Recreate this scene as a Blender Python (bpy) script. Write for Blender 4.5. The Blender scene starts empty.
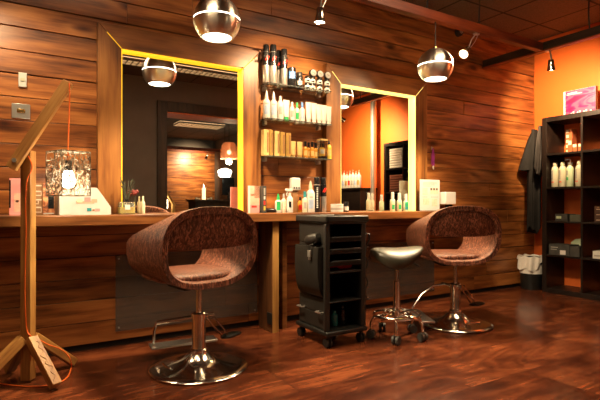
import bpy, bmesh, math, random
from math import sin, cos, pi, radians
from mathutils import Vector, Matrix
random.seed(7)
SC = bpy.context.scene
COL = SC.collection

# ------------------------------------------------------------------ camera numbers
EYE = 0.95
TH = radians(58.7)
CT, ST = cos(TH), sin(TH)
def ax(px, y):                                   # x on a wall-parallel plane y
    a = (px-300)/475.0
    return y*(CT+a*ST)/(ST-a*CT)
def az(px, py, y):
    a = (px-300)/475.0
    return EYE + (204-py)/475.0*(y/(ST-a*CT))

# ------------------------------------------------------------------ mesh builder
class MB:
    def __init__(s): s.v=[]; s.f=[]; s.m=[]
    def add(s, vs, fs, M=None, mi=0):
        o=len(s.v)
        for p in vs:
            p=Vector(p)
            if M is not None: p=M@p
            s.v.append(p)
        for f in fs:
            s.f.append([i+o for i in f]); s.m.append(mi)
        return s
    def box(s, x0,x1,y0,y1,z0,z1, M=None, mi=0):
        vs=[(x,y,z) for z in (z0,z1) for y in (y0,y1) for x in (x0,x1)]
        fs=[(0,2,3,1),(4,5,7,6),(0,1,5,4),(2,6,7,3),(0,4,6,2),(1,3,7,5)]
        return s.add(vs,fs,M,mi)
    def cbox(s, c, d, M=None, mi=0):
        return s.box(c[0]-d[0]/2,c[0]+d[0]/2,c[1]-d[1]/2,c[1]+d[1]/2,c[2]-d[2]/2,c[2]+d[2]/2,M,mi)
    def lathe(s, prof, n=24, c=(0,0,0), M=None, mi=0, sx=1, sy=1, cap=True, fn=None):
        vs=[]; fs=[]
        for k,(r,z) in enumerate(prof):
            for i in range(n):
                a=2*pi*i/n
                rr=r if fn is None else fn(r,z,a,k)
                vs.append((c[0]+rr*cos(a)*sx, c[1]+rr*sin(a)*sy, c[2]+z))
        m=len(prof)
        for k in range(m-1):
            for i in range(n):
                j=(i+1)%n
                fs.append((k*n+i,k*n+j,(k+1)*n+j,(k+1)*n+i))
        if cap:
            fs.append(tuple(range(n-1,-1,-1)))
            fs.append(tuple((m-1)*n+i for i in range(n)))
        return s.add(vs,fs,M,mi)
    def tube(s, pts, r, n=8, closed=False, M=None, mi=0, cap=True):
        pts=[Vector(p) for p in pts]; m=len(pts)
        rs=r if isinstance(r,(list,tuple)) else [r]*m
        vs=[]; fs=[]; up=None
        for k in range(m):
            if closed: t=pts[(k+1)%m]-pts[k-1]
            else: t=pts[min(k+1,m-1)]-pts[max(k-1,0)]
            if t.length<1e-9: t=Vector((0,0,1))
            t.normalize()
            if up is None:
                up=Vector((0,0,1)) if abs(t.z)<.9 else Vector((1,0,0))
            u=up-t*up.dot(t)
            if u.length<1e-6: u=t.orthogonal()
            u.normalize(); w=t.cross(u); up=u
            for i in range(n):
                a=2*pi*i/n
                vs.append(pts[k]+(u*cos(a)+w*sin(a))*rs[k])
        for k in range(m if closed else m-1):
            k2=(k+1)%m
            for i in range(n):
                j=(i+1)%n
                fs.append((k*n+i,k*n+j,k2*n+j,k2*n+i))
        if cap and not closed:
            fs.append(tuple(range(n-1,-1,-1))); fs.append(tuple((m-1)*n+i for i in range(n)))
        return s.add(vs,fs,M,mi)
    def cyl(s, p0, p1, r, n=16, r2=None, mi=0, M=None):
        return s.tube([p0,p1],[r,r if r2 is None else r2],n,False,M,mi)
    def beam(s, p0, p1, w, h, side=None, mi=0):            # square bar between two points
        p0=Vector(p0); p1=Vector(p1); t=(p1-p0).normalized()
        sd=Vector(side) if side else (Vector((0,0,1)).cross(t) if abs(t.z)<.95 else Vector((1,0,0)))
        sd=(sd-t*sd.dot(t)).normalized(); up=t.cross(sd)
        vs=[]
        for p in (p0,p1):
            for a,b in ((-1,-1),(1,-1),(1,1),(-1,1)):
                vs.append(p+sd*a*w/2+up*b*h/2)
        fs=[(3,2,1,0),(4,5,6,7),(0,1,5,4),(1,2,6,5),(2,3,7,6),(3,0,4,7)]
        return s.add(vs,fs,None,mi)
    def prism(s, poly, z0, z1, M=None, mi=0):              # polygon in xy, extruded in z
        n=len(poly)
        vs=[(p[0],p[1],z0) for p in poly]+[(p[0],p[1],z1) for p in poly]
        fs=[tuple(range(n-1,-1,-1)),tuple(range(n,2*n))]
        for i in range(n):
            j=(i+1)%n; fs.append((i,j,n+j,n+i))
        return s.add(vs,fs,M,mi)
    def sphere(s, c, r, n=16, m=10, sz=1, M=None, mi=0):
        pr=[(max(1e-4,r*sin(pi*k/m)), -r*cos(pi*k/m)*sz) for k in range(m+1)]
        return s.lathe(pr,n,c,M,mi)

def obj(name, mb, mat, parent=None, bevel=0, smooth=None, subsurf=0, solid=0, seg=2, off=-1):
    me=bpy.data.meshes.new(name)
    me.from_pydata([tuple(v) for v in mb.v],[],mb.f)
    mats=mat if isinstance(mat,(list,tuple)) else [mat]
    for m in mats: me.materials.append(m)
    if len(mats)>1:
        for p,mi in zip(me.polygons,mb.m): p.material_index=mi
    bm=bmesh.new(); bm.from_mesh(me); bmesh.ops.recalc_face_normals(bm,faces=bm.faces); bm.to_mesh(me); bm.free()
    o=bpy.data.objects.new(name,me); COL.objects.link(o)
    if parent: o.parent=parent
    if smooth is None: smooth=35
    if smooth:
        for p in me.polygons: p.use_smooth=True
        for e in me.edges: pass
        bm=bmesh.new(); bm.from_mesh(me)
        lim=radians(smooth)
        for e in bm.edges:
            if len(e.link_faces)==2:
                try: e.smooth = e.calc_face_angle()<lim
                except Exception: pass
        bm.to_mesh(me); bm.free()
    if solid:
        md=o.modifiers.new('solid','SOLIDIFY'); md.thickness=solid; md.offset=off; md.use_even_offset=False
    if bevel:
        md=o.modifiers.new('bevel','BEVEL'); md.width=bevel; md.segments=seg; md.limit_method='ANGLE'; md.angle_limit=radians(40)
    if subsurf:
        md=o.modifiers.new('sub','SUBSURF'); md.levels=subsurf; md.render_levels=subsurf
    return o

def thing(name, label, cat, loc=(0,0,0), rz=0, group=None):
    o=bpy.data.objects.new(name,None); COL.objects.link(o)
    o.empty_display_size=.05
    o.location=loc; o.rotation_euler=(0,0,rz)
    return tag(o,label,cat,group)
def tag(o,label,cat,group=None):
    o['label']=label; o['category']=cat
    if group: o['group']=group
    return o
def struct(name, mb, mat, **k):
    o=obj(name,mb,mat,**k); o['kind']='structure'; return o
def stuff(o): o['kind']='stuff'; return o
def dup(root, loc, rz, label, group=None):
    def cp(o,par):
        c=o.copy(); COL.objects.link(c); c.parent=par
        for ch in list(o.children): cp(ch,c)
        return c
    r=cp(root,None); r.location=loc; r.rotation_euler=(0,0,rz)
    r['label']=label
    if group: r['group']=group
    return r

# ------------------------------------------------------------------ materials
class NT:
    def __init__(s,name):
        s.m=bpy.data.materials.new(name); s.m.use_nodes=True
        s.t=s.m.node_tree; s.t.nodes.clear()
        s.out=s.n('ShaderNodeOutputMaterial'); s.b=s.n('ShaderNodeBsdfPrincipled')
        s.l(s.b.outputs[0],s.out.inputs[0])
    def n(s,t,**k):
        x=s.t.nodes.new(t)
        for a,b in k.items(): setattr(x,a,b)
        return x
    def l(s,a,b): s.t.links.new(a,b)
    def math(s,op,a,b=None,c=None):
        x=s.n('ShaderNodeMath',operation=op)
        for i,v in enumerate((a,b,c)):
            if v is None: continue
            if isinstance(v,(int,float)): x.inputs[i].default_value=v
            else: s.l(v,x.inputs[i])
        return x.outputs[0]
    def noise(s,vec,scale,detail=3,rough=.55,dist=0):
        x=s.n('ShaderNodeTexNoise'); x.inputs['Scale'].default_value=scale
        x.inputs['Detail'].default_value=detail; x.inputs['Roughness'].default_value=rough
        x.inputs['Distortion'].default_value=dist
        s.l(vec,x.inputs['Vector']); return x.outputs['Fac']
    def ramp(s,fac,stops):
        r=s.n('ShaderNodeValToRGB'); e=r.color_ramp.elements
        while len(e)<len(stops): e.new(.5)
        for q,(p,c) in zip(e,stops):
            q.position=p; q.color=(*c,1) if len(c)==3 else c
        s.l(fac,r.inputs[0]); return r.outputs[0]
    def mix(s,fac,a,b,mode='MIX'):
        x=s.n('ShaderNodeMix',data_type='RGBA',blend_type=mode)
        for i,v in ((0,fac),(6,a),(7,b)):
            if isinstance(v,(int,float)): x.inputs[i].default_value=v
            elif isinstance(v,(tuple,list)): x.inputs[i].default_value=(*v,1)
            else: s.l(v,x.inputs[i])
        return x.outputs[2]
    def coord(s,kind='Object',scale=(1,1,1),rot=(0,0,0)):
        tc=s.n('ShaderNodeTexCoord'); mp=s.n('ShaderNodeMapping')
        mp.inputs['Scale'].default_value=scale; mp.inputs['Rotation'].default_value=rot
        s.l(tc.outputs[kind],mp.inputs[0]); return mp.outputs[0]
    def bump(s,h,strength=.2,dist=.005):
        x=s.n('ShaderNodeBump'); x.inputs['Strength'].default_value=strength; x.inputs['Distance'].default_value=dist
        s.l(h,x.inputs['Height']); s.l(x.outputs[0],s.b.inputs['Normal'])
    def set(s,**k):
        for a,v in k.items():
            i=s.b.inputs[a.replace('_',' ')]
            if isinstance(v,(tuple,list)) and len(v)==3: v=(*v,1)
            i.default_value=v
        return s

def plain(name,col,rough=.5,metal=0,var=.12,scale=18,bump=0,spec=.5,coat=0,emit=None,es=0,trans=0,ior=1.45):
    t=NT(name); v=t.coord('Object')
    n=t.noise(v,scale,3)
    lo=tuple(c*(1-var) for c in col); hi=tuple(min(1,c*(1+var)) for c in col)
    t.l(t.ramp(n,[(.3,lo),(.7,hi)]),t.b.inputs['Base Color'])
    t.set(Roughness=rough,Metallic=metal,Specular_IOR_Level=spec,Coat_Weight=coat,Transmission_Weight=trans,IOR=ior)
    if bump: t.bump(t.noise(v,scale*4,3),bump,.003)
    if emit: t.set(Emission_Color=emit,Emission_Strength=es)
    return t.m

def wood(name, c0, c1, c2, grain='x', rough=.45, island=True, knots=True, var=.35, coat=0, rings=38, scale=1.0, spec=.4):
    """boards: fine fibre + cathedral rings + knots, long axis = grain"""
    t=NT(name)
    tc=t.n('ShaderNodeTexCoord'); geo=t.n('ShaderNodeNewGeometry')
    off=t.n('ShaderNodeVectorMath',operation='SCALE')
    off.inputs[0].default_value=(13.1,7.7,9.3)
    rnd=geo.outputs['Random Per Island']
    t.l(rnd,off.inputs['Scale'])
    ad=t.n('ShaderNodeVectorMath',operation='ADD'); t.l(tc.outputs['Object'],ad.inputs[0])
    if island: t.l(off.outputs[0],ad.inputs[1])
    g={'x':(1,0,0),'y':(0,1,0),'z':(0,0,1)}[grain]
    def st(al,ac):
        mp=t.n('ShaderNodeMapping')
        mp.inputs['Scale'].default_value=tuple((al if q else ac)*scale for q in g)
        t.l(ad.outputs[0],mp.inputs[0]); return mp.outputs[0]
    fine=t.noise(st(3.2,55),1,5,.68)
    mid=t.noise(st(1.6,16),1,4,.6,.4)
    big=t.noise(st(.55,4.0),1,2,.45,.2)
    field=t.math('MULTIPLY',big,float(rings))
    if knots:
        vo=t.n('ShaderNodeTexVoronoi'); vo.inputs['Scale'].default_value=1
        t.l(st(1.7,4.2),vo.inputs['Vector'])
        k=t.math('SMOOTH_MIN',vo.outputs['Distance'],.35,.1)
        field=t.math('ADD',field,t.math('MULTIPLY',k,-16.0))
    ring=t.math('MULTIPLY_ADD',t.math('SINE',field),.5,.5)
    ring=t.math('POWER',ring,1.4)
    mixv=t.math('ADD',t.math('ADD',t.math('MULTIPLY',ring,.13),t.math('MULTIPLY',fine,.42)),t.math('MULTIPLY',mid,.45))
    col=t.ramp(mixv,[(.34,c2),(.47,c1),(.62,c0)])
    blot=t.noise(st(1.2,3.2),1,3,.6)
    col=t.mix(1,col,t.ramp(blot,[(.28,(.45,.38,.33)),(.46,(.88,.85,.82)),(.66,(1.06,1.05,1.03))]),'MULTIPLY')
    if island:
        col=t.mix(1,col,t.ramp(rnd,[(0,(1-var,1-var*1.1,1-var*1.15)),(1,(1+var*.3,1+var*.25,1+var*.15))]),'MULTIPLY')
    if knots:
        kn=t.ramp(vo.outputs['Distance'],[(.05,(.14,.08,.05)),(.085,(.45,.33,.27)),(.16,(1,1,1))])
        col=t.mix(1,col,kn,'MULTIPLY')
    t.l(col,t.b.inputs['Base Color'])
    t.set(Roughness=rough,Coat_Weight=coat,Specular_IOR_Level=spec)
    t.bump(mixv,.25,.002)
    return t.m

WALLWOOD=wood('wall plank wood',(.50,.195,.052),(.32,.108,.027),(.115,.034,.009),'x',.38,True,True,.2)
FRAMEWOODZ=wood('mirror frame wood upright',(.38,.165,.043),(.26,.10,.025),(.12,.04,.010),'z',.4,True,False,.1)
FRAMEWOODX=wood('mirror frame wood level',(.40,.16,.042),(.27,.098,.023),(.12,.037,.009),'x',.4,True,True,.1)
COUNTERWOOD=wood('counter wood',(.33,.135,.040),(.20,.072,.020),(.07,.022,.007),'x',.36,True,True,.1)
SHADELEG=wood('shaded counter leg',(.15,.062,.02),(.09,.034,.011),(.035,.012,.004),'z',.45,True,False,.1)  # darker leg wood, paints in the shade on the side face
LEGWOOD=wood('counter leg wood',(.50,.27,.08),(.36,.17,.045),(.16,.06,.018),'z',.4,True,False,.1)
LAMPWOODZ=wood('lamp timber upright',(.62,.35,.10),(.48,.23,.06),(.22,.085,.02),'z',.45,True,False,.15,rings=20)
LAMPWOODX=wood('lamp timber',(.62,.36,.11),(.48,.24,.065),(.24,.095,.025),'x',.45,True,False,.12,rings=20)
BEAMWOOD=wood('red stained beam',(.30,.062,.018),(.20,.038,.011),(.09,.016,.006),'x',.45,True,False,.1)
SHADEBEAM=wood('shade dark beam',(.055,.030,.014),(.035,.018,.008),(.015,.008,.004),'y',.45,True,False,.1)  # dark tone puts the shade on the beam sides into the colour
DARKWOOD=wood('dark door wood',(.07,.035,.016),(.045,.022,.01),(.02,.01,.005),'z',.5,True,False,.2)
BLACKBROWN=wood('black brown board',(.022,.014,.011),(.016,.010,.008),(.010,.007,.006),'z',.38,True,False,.2)

ORANGE=plain('orange wall paint',(.76,.150,.022),.6,var=.05,scale=3,bump=.03)
GREYWALL=plain('dark taupe wall paint',(.13,.105,.085),.7,var=.08,scale=4,bump=.03)
CREAM=plain('side wall paint',(.30,.15,.07),.7,var=.06,scale=3)
DARKGAP=plain('dark backing',(.012,.008,.006),.9)
CHROME=plain('polished chrome',(.80,.77,.71),.15,1,var=.04,scale=6)
BRUSHED=None
BLACKPL=plain('black plastic',(.012,.012,.011),.42,var=.2,scale=30,bump=.04)
BLACKSH=plain('glossy black',(.012,.012,.013),.18,var=.15)
GREYPL=plain('charcoal plastic',(.019,.018,.016),.40,var=.15,scale=25,bump=.03)
WHITEPL=plain('white plastic',(.60,.59,.55),.35,var=.04)
CREAMPL=plain('cream plastic',(.58,.55,.40),.35,var=.05)
PAPER=plain('white paper',(.62,.61,.57),.6,var=.03)
GOLD=plain('gold card',(.62,.40,.11),.32,.55,var=.1,scale=25)
GOLDLT=plain('pale gold card',(.80,.60,.24),.35,.35,var=.1,scale=25)
BRASS=plain('brass',(.70,.45,.16),.25,1,var=.06)
AMBER=plain('amber liquid bottle',(.55,.24,.03),.15,var=.12,coat=.5)
YELLOWB=plain('yellow liquid bottle',(.75,.52,.08),.15,var=.12,coat=.5)
GREEN=plain('green plastic',(.03,.40,.12),.35,var=.1)
PALEGREEN=plain('pale green bottle',(.55,.66,.44),.3,var=.07)
BLUE=plain('blue plastic',(.08,.22,.55),.35,var=.1)
PALEBLUE=plain('slate blue print',(.33,.42,.58),.45,var=.1)
TEAL=plain('teal bottle',(.04,.26,.28),.25,var=.1,coat=.3)
RED=plain('red print',(.75,.03,.02),.4,var=.1)
PINK=plain('pink card',(.80,.30,.28),.5,var=.15,scale=9)
SKIN=plain('printed skin tone',(.74,.42,.30),.5,var=.2,scale=20)
SILVER=plain('silver can metal',(.62,.60,.56),.28,.8,var=.06)
CARD=plain('brown cardboard',(.30,.15,.06),.6,var=.15)
REDCARD=plain('rust red carton',(.36,.10,.035),.5,var=.15)
GREYCARD=plain('dark grey carton',(.05,.05,.045),.5,var=.2)
TEXTGREY=plain('grey print',(.35,.33,.30),.6)
BEIGEP=plain('beige print',(.72,.58,.44),.6,var=.15,scale=60)
ORANGECORD=plain('orange textile cord',(.85,.16,.02),.5,var=.1,scale=200)
BLACKCORD=plain('black cord',(.01,.01,.01),.5)
CAPE=plain('black cape cloth',(.011,.0095,.009),.85,var=.3,scale=12,bump=.2)
CAPE2=plain('dark grey cape cloth',(.020,.016,.015),.7,var=.4,scale=9,bump=.25)
TOWELW=plain('white towel cloth',(.75,.70,.62),.9,var=.08,scale=40,bump=.3)
TOWELB=plain('brown towel cloth',(.20,.065,.035),.9,var=.15,scale=40,bump=.3)
VINYL=plain('olive black vinyl',(.032,.030,.019),.42,var=.1,scale=14,bump=.03,spec=.6)
RUBBER=plain('grey rubber wheel',(.05,.05,.045),.5)
CANDLEW=plain('candle wax',(.85,.75,.55),.5,emit=(1,.75,.4),es=2.0)
STEM=plain('dark reed',(.04,.045,.025),.6)
PURPLE=plain('magenta ribbon',(.32,.03,.20),.5,var=.2)
CEIL=None

def mk_special():
    global BRUSHED, CEIL, FLOOR, MIRROR, GLASS, ACRYLIC, LEATHER, LED, LEDW, LAMPON, BULB, WIRE, POSTER, BAG, COPPERGLASS, FOGPANEL, LOUVRE, COVER
    t=NT('brushed nickel'); v=t.coord('Object')
    n=t.noise(v,3,2); t.l(t.ramp(n,[(.3,(.74,.69,.60)),(.7,(.84,.79,.69))]),t.b.inputs['Base Color'])
    t.set(Metallic=1,Roughness=.30,Anisotropic=.85,Anisotropic_Rotation=.25); tg=t.n('ShaderNodeTangent',direction_type='RADIAL',axis='Z'); t.l(tg.outputs[0],t.b.inputs['Tangent']); BRUSHED=t.m

    t=NT('ceiling tiles'); v=t.coord('Object')
    br=t.n('ShaderNodeTexBrick'); br.offset=0; br.inputs['Scale'].default_value=1
    br.inputs['Brick Width'].default_value=.6; br.inputs['Row Height'].default_value=.6
    br.inputs['Mortar Size'].default_value=.012; br.inputs['Mortar Smooth'].default_value=.1
    br.inputs['Color1'].default_value=(.15,.112,.08,1); br.inputs['Color2'].default_value=(.135,.10,.07,1); br.inputs['Mortar'].default_value=(.02,.015,.01,1)
    t.l(v,br.inputs['Vector']); sp=t.noise(v,90,2)
    t.l(t.mix(.5,br.outputs[0],t.ramp(sp,[(.35,(.35,.33,.3)),(.6,(1,1,1))]),'MULTIPLY'),t.b.inputs['Base Color'])
    t.set(Roughness=.85); CEIL=t.m

    t=NT('mahogany laminate floor'); v=t.coord('Object')
    br=t.n('ShaderNodeTexBrick'); br.offset=.37; br.inputs['Scale'].default_value=1
    br.inputs['Brick Width'].default_value=1.25; br.inputs['Row Height'].default_value=.41
    br.inputs['Mortar Size'].default_value=.003; br.inputs['Mortar Smooth'].default_value=.2; br.inputs['Bias'].default_value=0
    br.inputs['Color1'].default_value=(0,0,0,1); br.inputs['Color2'].default_value=(1,1,1,1); br.inputs['Mortar'].default_value=(.5,.5,.5,1)
    t.l(v,br.inputs['Vector'])
    # board id shifts the grain
    off=t.n('ShaderNodeVectorMath',operation='SCALE'); off.inputs[0].default_value=(5.3,3.1,0)
    t.l(br.outputs[0],off.inputs['Scale'])
    ad=t.n('ShaderNodeVectorMath',operation='ADD'); t.l(v,ad.inputs[0]); t.l(off.outputs[0],ad.inputs[1])
    def st(a,b):
        mp=t.n('ShaderNodeMapping'); mp.inputs['Scale'].default_value=(a,b,1); t.l(ad.outputs[0],mp.inputs[0]); return mp.outputs[0]
    fig=t.noise(st(.9,2.6),1,2,.5,.5)
    ring=t.math('MULTIPLY_ADD',t.math('SINE',t.math('MULTIPLY',fig,70.)),.5,.5)
    fine=t.noise(st(3,45),1,4,.6); cloud=t.noise(st(1.6,2.6),1.7,5,.65)
    mv=t.math('ADD',t.math('ADD',t.math('MULTIPLY',ring,.09),t.math('MULTIPLY',fine,.33)),t.math('MULTIPLY',cloud,.58))
    col=t.ramp(mv,[(.34,(.030,.0070,.0035)),(.5,(.098,.025,.0100)),(.66,(.225,.064,.023))])
    tone=t.ramp(br.outputs[0],[(0,(.68,.62,.60)),(1,(1.2,1.2,1.15))])
    col=t.mix(1,col,tone,'MULTIPLY')
    col=t.mix(br.outputs['Fac'],col,(.03,.01,.006))
    t.l(col,t.b.inputs['Base Color'])
    rn=t.noise(v,2.2,3)
    mr=t.n('ShaderNodeMapRange'); mr.inputs[3].default_value=.16; mr.inputs[4].default_value=.30
    t.l(rn,mr.inputs[0]); t.l(mr.outputs[0],t.b.inputs['Roughness'])
    t.set(Specular_IOR_Level=.5); t.bump(mv,.05,.002); FLOOR=t.m

    t=NT('mirror glass'); t.set(Base_Color=(.90,.89,.86),Metallic=1,Roughness=.012); MIRROR=t.m
    t=NT('clear glass'); t.set(Base_Color=(.85,.95,.88),Roughness=.03,Transmission_Weight=.92,IOR=1.45); GLASS=t.m
    t=NT('clear acrylic'); t.set(Base_Color=(.95,.97,.95),Roughness=.05,Transmission_Weight=1,IOR=1.3); ACRYLIC=t.m
    # scuffed see-through splash panel
    t=NT('scuffed smoky panel'); v=t.coord('Object')
    n=t.noise(v,2.5,4,.6,1.2)
    t.l(t.ramp(n,[(.3,(.11,.10,.085)),(.7,(.19,.17,.145))]),t.b.inputs['Base Color'])
    t.set(Roughness=.22,Specular_IOR_Level=.6)
    tr=t.n('ShaderNodeBsdfTransparent'); mx=t.n('ShaderNodeMixShader')
    t.l(t.math('MULTIPLY_ADD',n,.35,.22),mx.inputs[0]); t.l(tr.outputs[0],mx.inputs[1]); t.l(t.b.outputs[0],mx.inputs[2])
    t.l(mx.outputs[0],t.out.inputs[0]); FOGPANEL=t.m
    # chair upholstery
    t=NT('brown fibre leather'); v=t.coord('Object',(1,1,1))
    mp=t.n('ShaderNodeMapping'); mp.inputs['Scale'].default_value=(30,30,9); mp.inputs['Rotation'].default_value=(.5,.3,.4); t.l(v,mp.inputs[0])
    f1=t.noise(mp.outputs[0],2.6,5,.7,1.4); f2=t.noise(v,9,3)
    t.l(t.mix(.22,t.ramp(f1,[(.38,(.025,.006,.004)),(.50,(.10,.026,.013)),(.60,(.50,.21,.12))]),t.ramp(f2,[(.3,(.06,.018,.010)),(.7,(.14,.05,.028))])),t.b.inputs['Base Color'])
    t.set(Roughness=.33,Specular_IOR_Level=.6); t.bump(f1,.9,.006); LEATHER=t.m
    def em(name,col,st):
        t=NT(name); t.set(Base_Color=tuple(.7*c for c in col),Emission_Color=col,Emission_Strength=st); return t.m
    LED=em('led strip light',(1,.60,.02),1.05)
    LEDW=em('led strip bright',(1,.80,.22),1.7)
    LAMPON=em('pendant light opening',(1,.93,.72),9)
    BULB=em('lamp bulb glow',(1,.90,.66),14)
    LOUVRE=em('louvre tube light',(1,.60,.28),1.6)
    t=NT('pale wire'); v=t.coord('Object'); n=t.noise(v,40,2)
    t.l(t.ramp(n,[(.35,(.06,.038,.020)),(.6,(.28,.21,.14))]),t.b.inputs['Base Color']); t.set(Roughness=.3,Metallic=.25); WIRE=t.m
    # poster: magenta swirls
    t=NT('magenta swirl print'); v=t.coord('Object',(1,3.2,3.6))
    n=t.noise(v,2.0,2,.5,1.6); w=t.math('MULTIPLY_ADD',t.math('SINE',t.math('MULTIPLY',n,16.)),.5,.5)
    t.l(t.ramp(w,[(.1,(.30,.0015,.045)),(.8,(.34,.003,.085)),(1.0,(.42,.06,.12))]),t.b.inputs['Base Color']); t.set(Roughness=.4); POSTER=t.m
    t=NT('white bin liner'); t.set(Base_Color=(.75,.72,.66),Roughness=.35,Subsurface_Weight=.0); v=t.coord('Object'); t.bump(t.noise(v,30,4,.6,1),.6,.01); BAG=t.m
    t=NT('coppery glass'); t.set(Base_Color=(.85,.55,.38),Roughness=.08,Transmission_Weight=.6,Metallic=.1); COPPERGLASS=t.m
    t=NT('book cover collage'); v=t.coord('Object'); n=t.noise(v,22,3,.6,1)
    t.l(t.ramp(n,[(.3,(.02,.012,.01)),(.45,(.45,.12,.03)),(.6,(.75,.42,.18)),(.75,(.10,.06,.05))]),t.b.inputs['Base Color']); t.set(Roughness=.35); COVER=t.m
mk_special()

# ------------------------------------------------------------------ setting
WY=3.37; RX=5.27; CZ=2.86; LX=-1.6; OY=-.62; MIR=3.335
# floor / ceiling
struct('floor', MB().box(-2.2,RX+.1,-7.3,WY+.1,-.1,0), FLOOR, smooth=0)
struct('ceiling', MB().box(-2.2,RX+.1,-7.3,WY+.1,CZ,CZ+.1), CEIL, smooth=0)
# back wall: boards over a dark backing
def planks(mb, x0,x1,y0,y1, zs, rnd, lo=2.6, hi=5.2, axis='x'):
    for k in range(len(zs)-1):
        x=x0-rnd.random()*2.4
        while x<x1:
            L=lo+rnd.random()*(hi-lo)
            a=max(x,x0); b=min(x+L,x1)
            if b-a>.02:
                dy=(rnd.random()-.5)*.006
                g=.0012+rnd.random()*.0028
                mb.box(a+.001,b-.001,y0+dy,y1,zs[k]+g,zs[k+1]-g)
            x+=L
rw=random.Random(12)
zs=[.04+.1417*k for k in range(20)]+[CZ]
mb=MB(); planks(mb,LX,RX,WY-.022,WY+.005,zs,rw)
struct('wall_back',mb,WALLWOOD,bevel=.0022,smooth=0)
struct('trim_1',MB().box(LX,RX,WY-.006,WY+.1,0,CZ),DARKGAP,smooth=0)
struct('wall_right',MB().box(RX,RX+.1,OY-.2,WY+.1,0,CZ),ORANGE,smooth=0)
struct('wall_far_right',MB().box(RX,RX+.1,-7.3,OY-.2,0,CZ),GREYWALL,smooth=0)
struct('wall_left',MB().box(LX-.1,LX,-7.3,WY+.1,0,CZ),CREAM,smooth=0)
# wall opposite with the doorway to the next room
DX0,DX1,DZ,TY=2.04,3.62,2.375,.45
mb=MB(); mb.box(LX,DX0,OY-TY,OY,0,CZ); mb.box(DX1,RX,OY-TY,OY,0,CZ); mb.box(DX0,DX1,OY-TY,OY,DZ,CZ)
struct('wall_front',mb,GREYWALL,smooth=0)
mb=MB(); mb.box(DX0-.15,DX0,OY,OY+.03,0,DZ+.15); mb.box(DX1,DX1+.15,OY,OY+.03,0,DZ+.15); mb.box(DX0,DX1,OY,OY+.03,DZ,DZ+.15)
struct('door_1',mb,DARKWOOD,bevel=.004)
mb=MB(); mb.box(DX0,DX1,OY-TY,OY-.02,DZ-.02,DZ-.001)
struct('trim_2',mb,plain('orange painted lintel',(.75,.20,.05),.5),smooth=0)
# far room plank wall
mb=MB(); planks(mb,LX,RX,-7.0,-6.97,[.0+.19*k for k in range(13)]+[2.47],random.Random(4),1.5,4)
struct('wall_far',mb,WALLWOOD,bevel=.003,smooth=0)
struct('wall_far_upper',MB().box(LX,RX,-7.05,-6.99,0,CZ),GREYWALL,smooth=0)
struct('trim_3',MB().box(LX,RX,-6.98,-6.94,2.47,2.53),BEAMWOOD,smooth=0)

# ------------------------------------------------------------------ mirrors
def mirror(name,label,x0,x1,zt,w,wt,led):
    """x0..x1 glass opening, zt top of opening, w plank width, wt top plank height"""
    FY=WY-.085; zb=.886
    t=thing(name,label,'mirror',(x0,WY,zb))
    X=lambda a:a-x0; Y=lambda a:a-WY; Z=lambda a:a-zb
    def pl(poly,mat,nm):
        vs=[(X(a),Y(FY),Z(b)) for a,b in poly]+[(X(a),Y(WY-.024),Z(b)) for a,b in poly]
        n=len(poly); fs=[tuple(range(n)),tuple(range(2*n-1,n-1,-1))]+[(i,n+i,n+(i+1)%n,(i+1)%n) for i in range(n)]
        return obj(nm,MB().add(vs,fs),mat,t,bevel=.002,smooth=0)
    g=.0015
    pl([(x0-w,zb),(x0,zb),(x0,zt-g),(x0-w,zt+wt-g)],FRAMEWOODZ,'frame_plank')
    pl([(x1,zb),(x1+w,zb),(x1+w,zt+wt-g),(x1,zt-g)],FRAMEWOODZ,'frame_plank')
    pl([(x0-w,zt+wt+g),(x0,zt+g),(x1,zt+g),(x1+w,zt+wt+g)],FRAMEWOODX,'frame_plank')
    gl=obj('mirror_glass',MB().box(0,X(x1),Y(MIR),Y(MIR+.005),0,Z(zt)),MIRROR,t,smooth=0); gl['label']='silvered mirror glass'
    # led strips on the inner faces of the frame
    s=.002
    d0=FY+.006
    obj('led_strip',MB().box(.0,X(x1),Y(d0),Y(MIR-.001),Z(zt)-.006,Z(zt)),led,t,smooth=0)
    obj('led_strip',MB().box(X(x1)-.006,X(x1),Y(d0),Y(MIR-.001),0,Z(zt)-.006),led,t,smooth=0)
    obj('led_strip',MB().box(0,.006,Y(d0),Y(MIR-.001),0,Z(zt)-.006),led,t,smooth=0)
    # light leaking through the mitre joints
    for sx,xa,xb in ((0,x0,x0-w),(1,x1,x1+w)):
        f=.62
        p0=(X(xa),Y(FY-.0005),Z(zt)); p1=(X(xa+(xb-xa)*f),Y(FY-.0005),Z(zt+wt*f))
        obj('mitre_glow',MB().beam(p0,p1,.0035,.003,(0,1,0)),led,t,smooth=0)
    return t
mirror('wall_mirror','large plank-framed mirror with yellow edge light behind the nearer brown chair',ax(121.5,3.285),ax(243.5,3.285),1.975,.145,.148,LED)
mirror('wall_mirror','plank-framed mirror with pale edge light, reflecting the orange wall and towels',ax(341,3.285),ax(416,3.285),1.978,.15,.15,LEDW)

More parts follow.
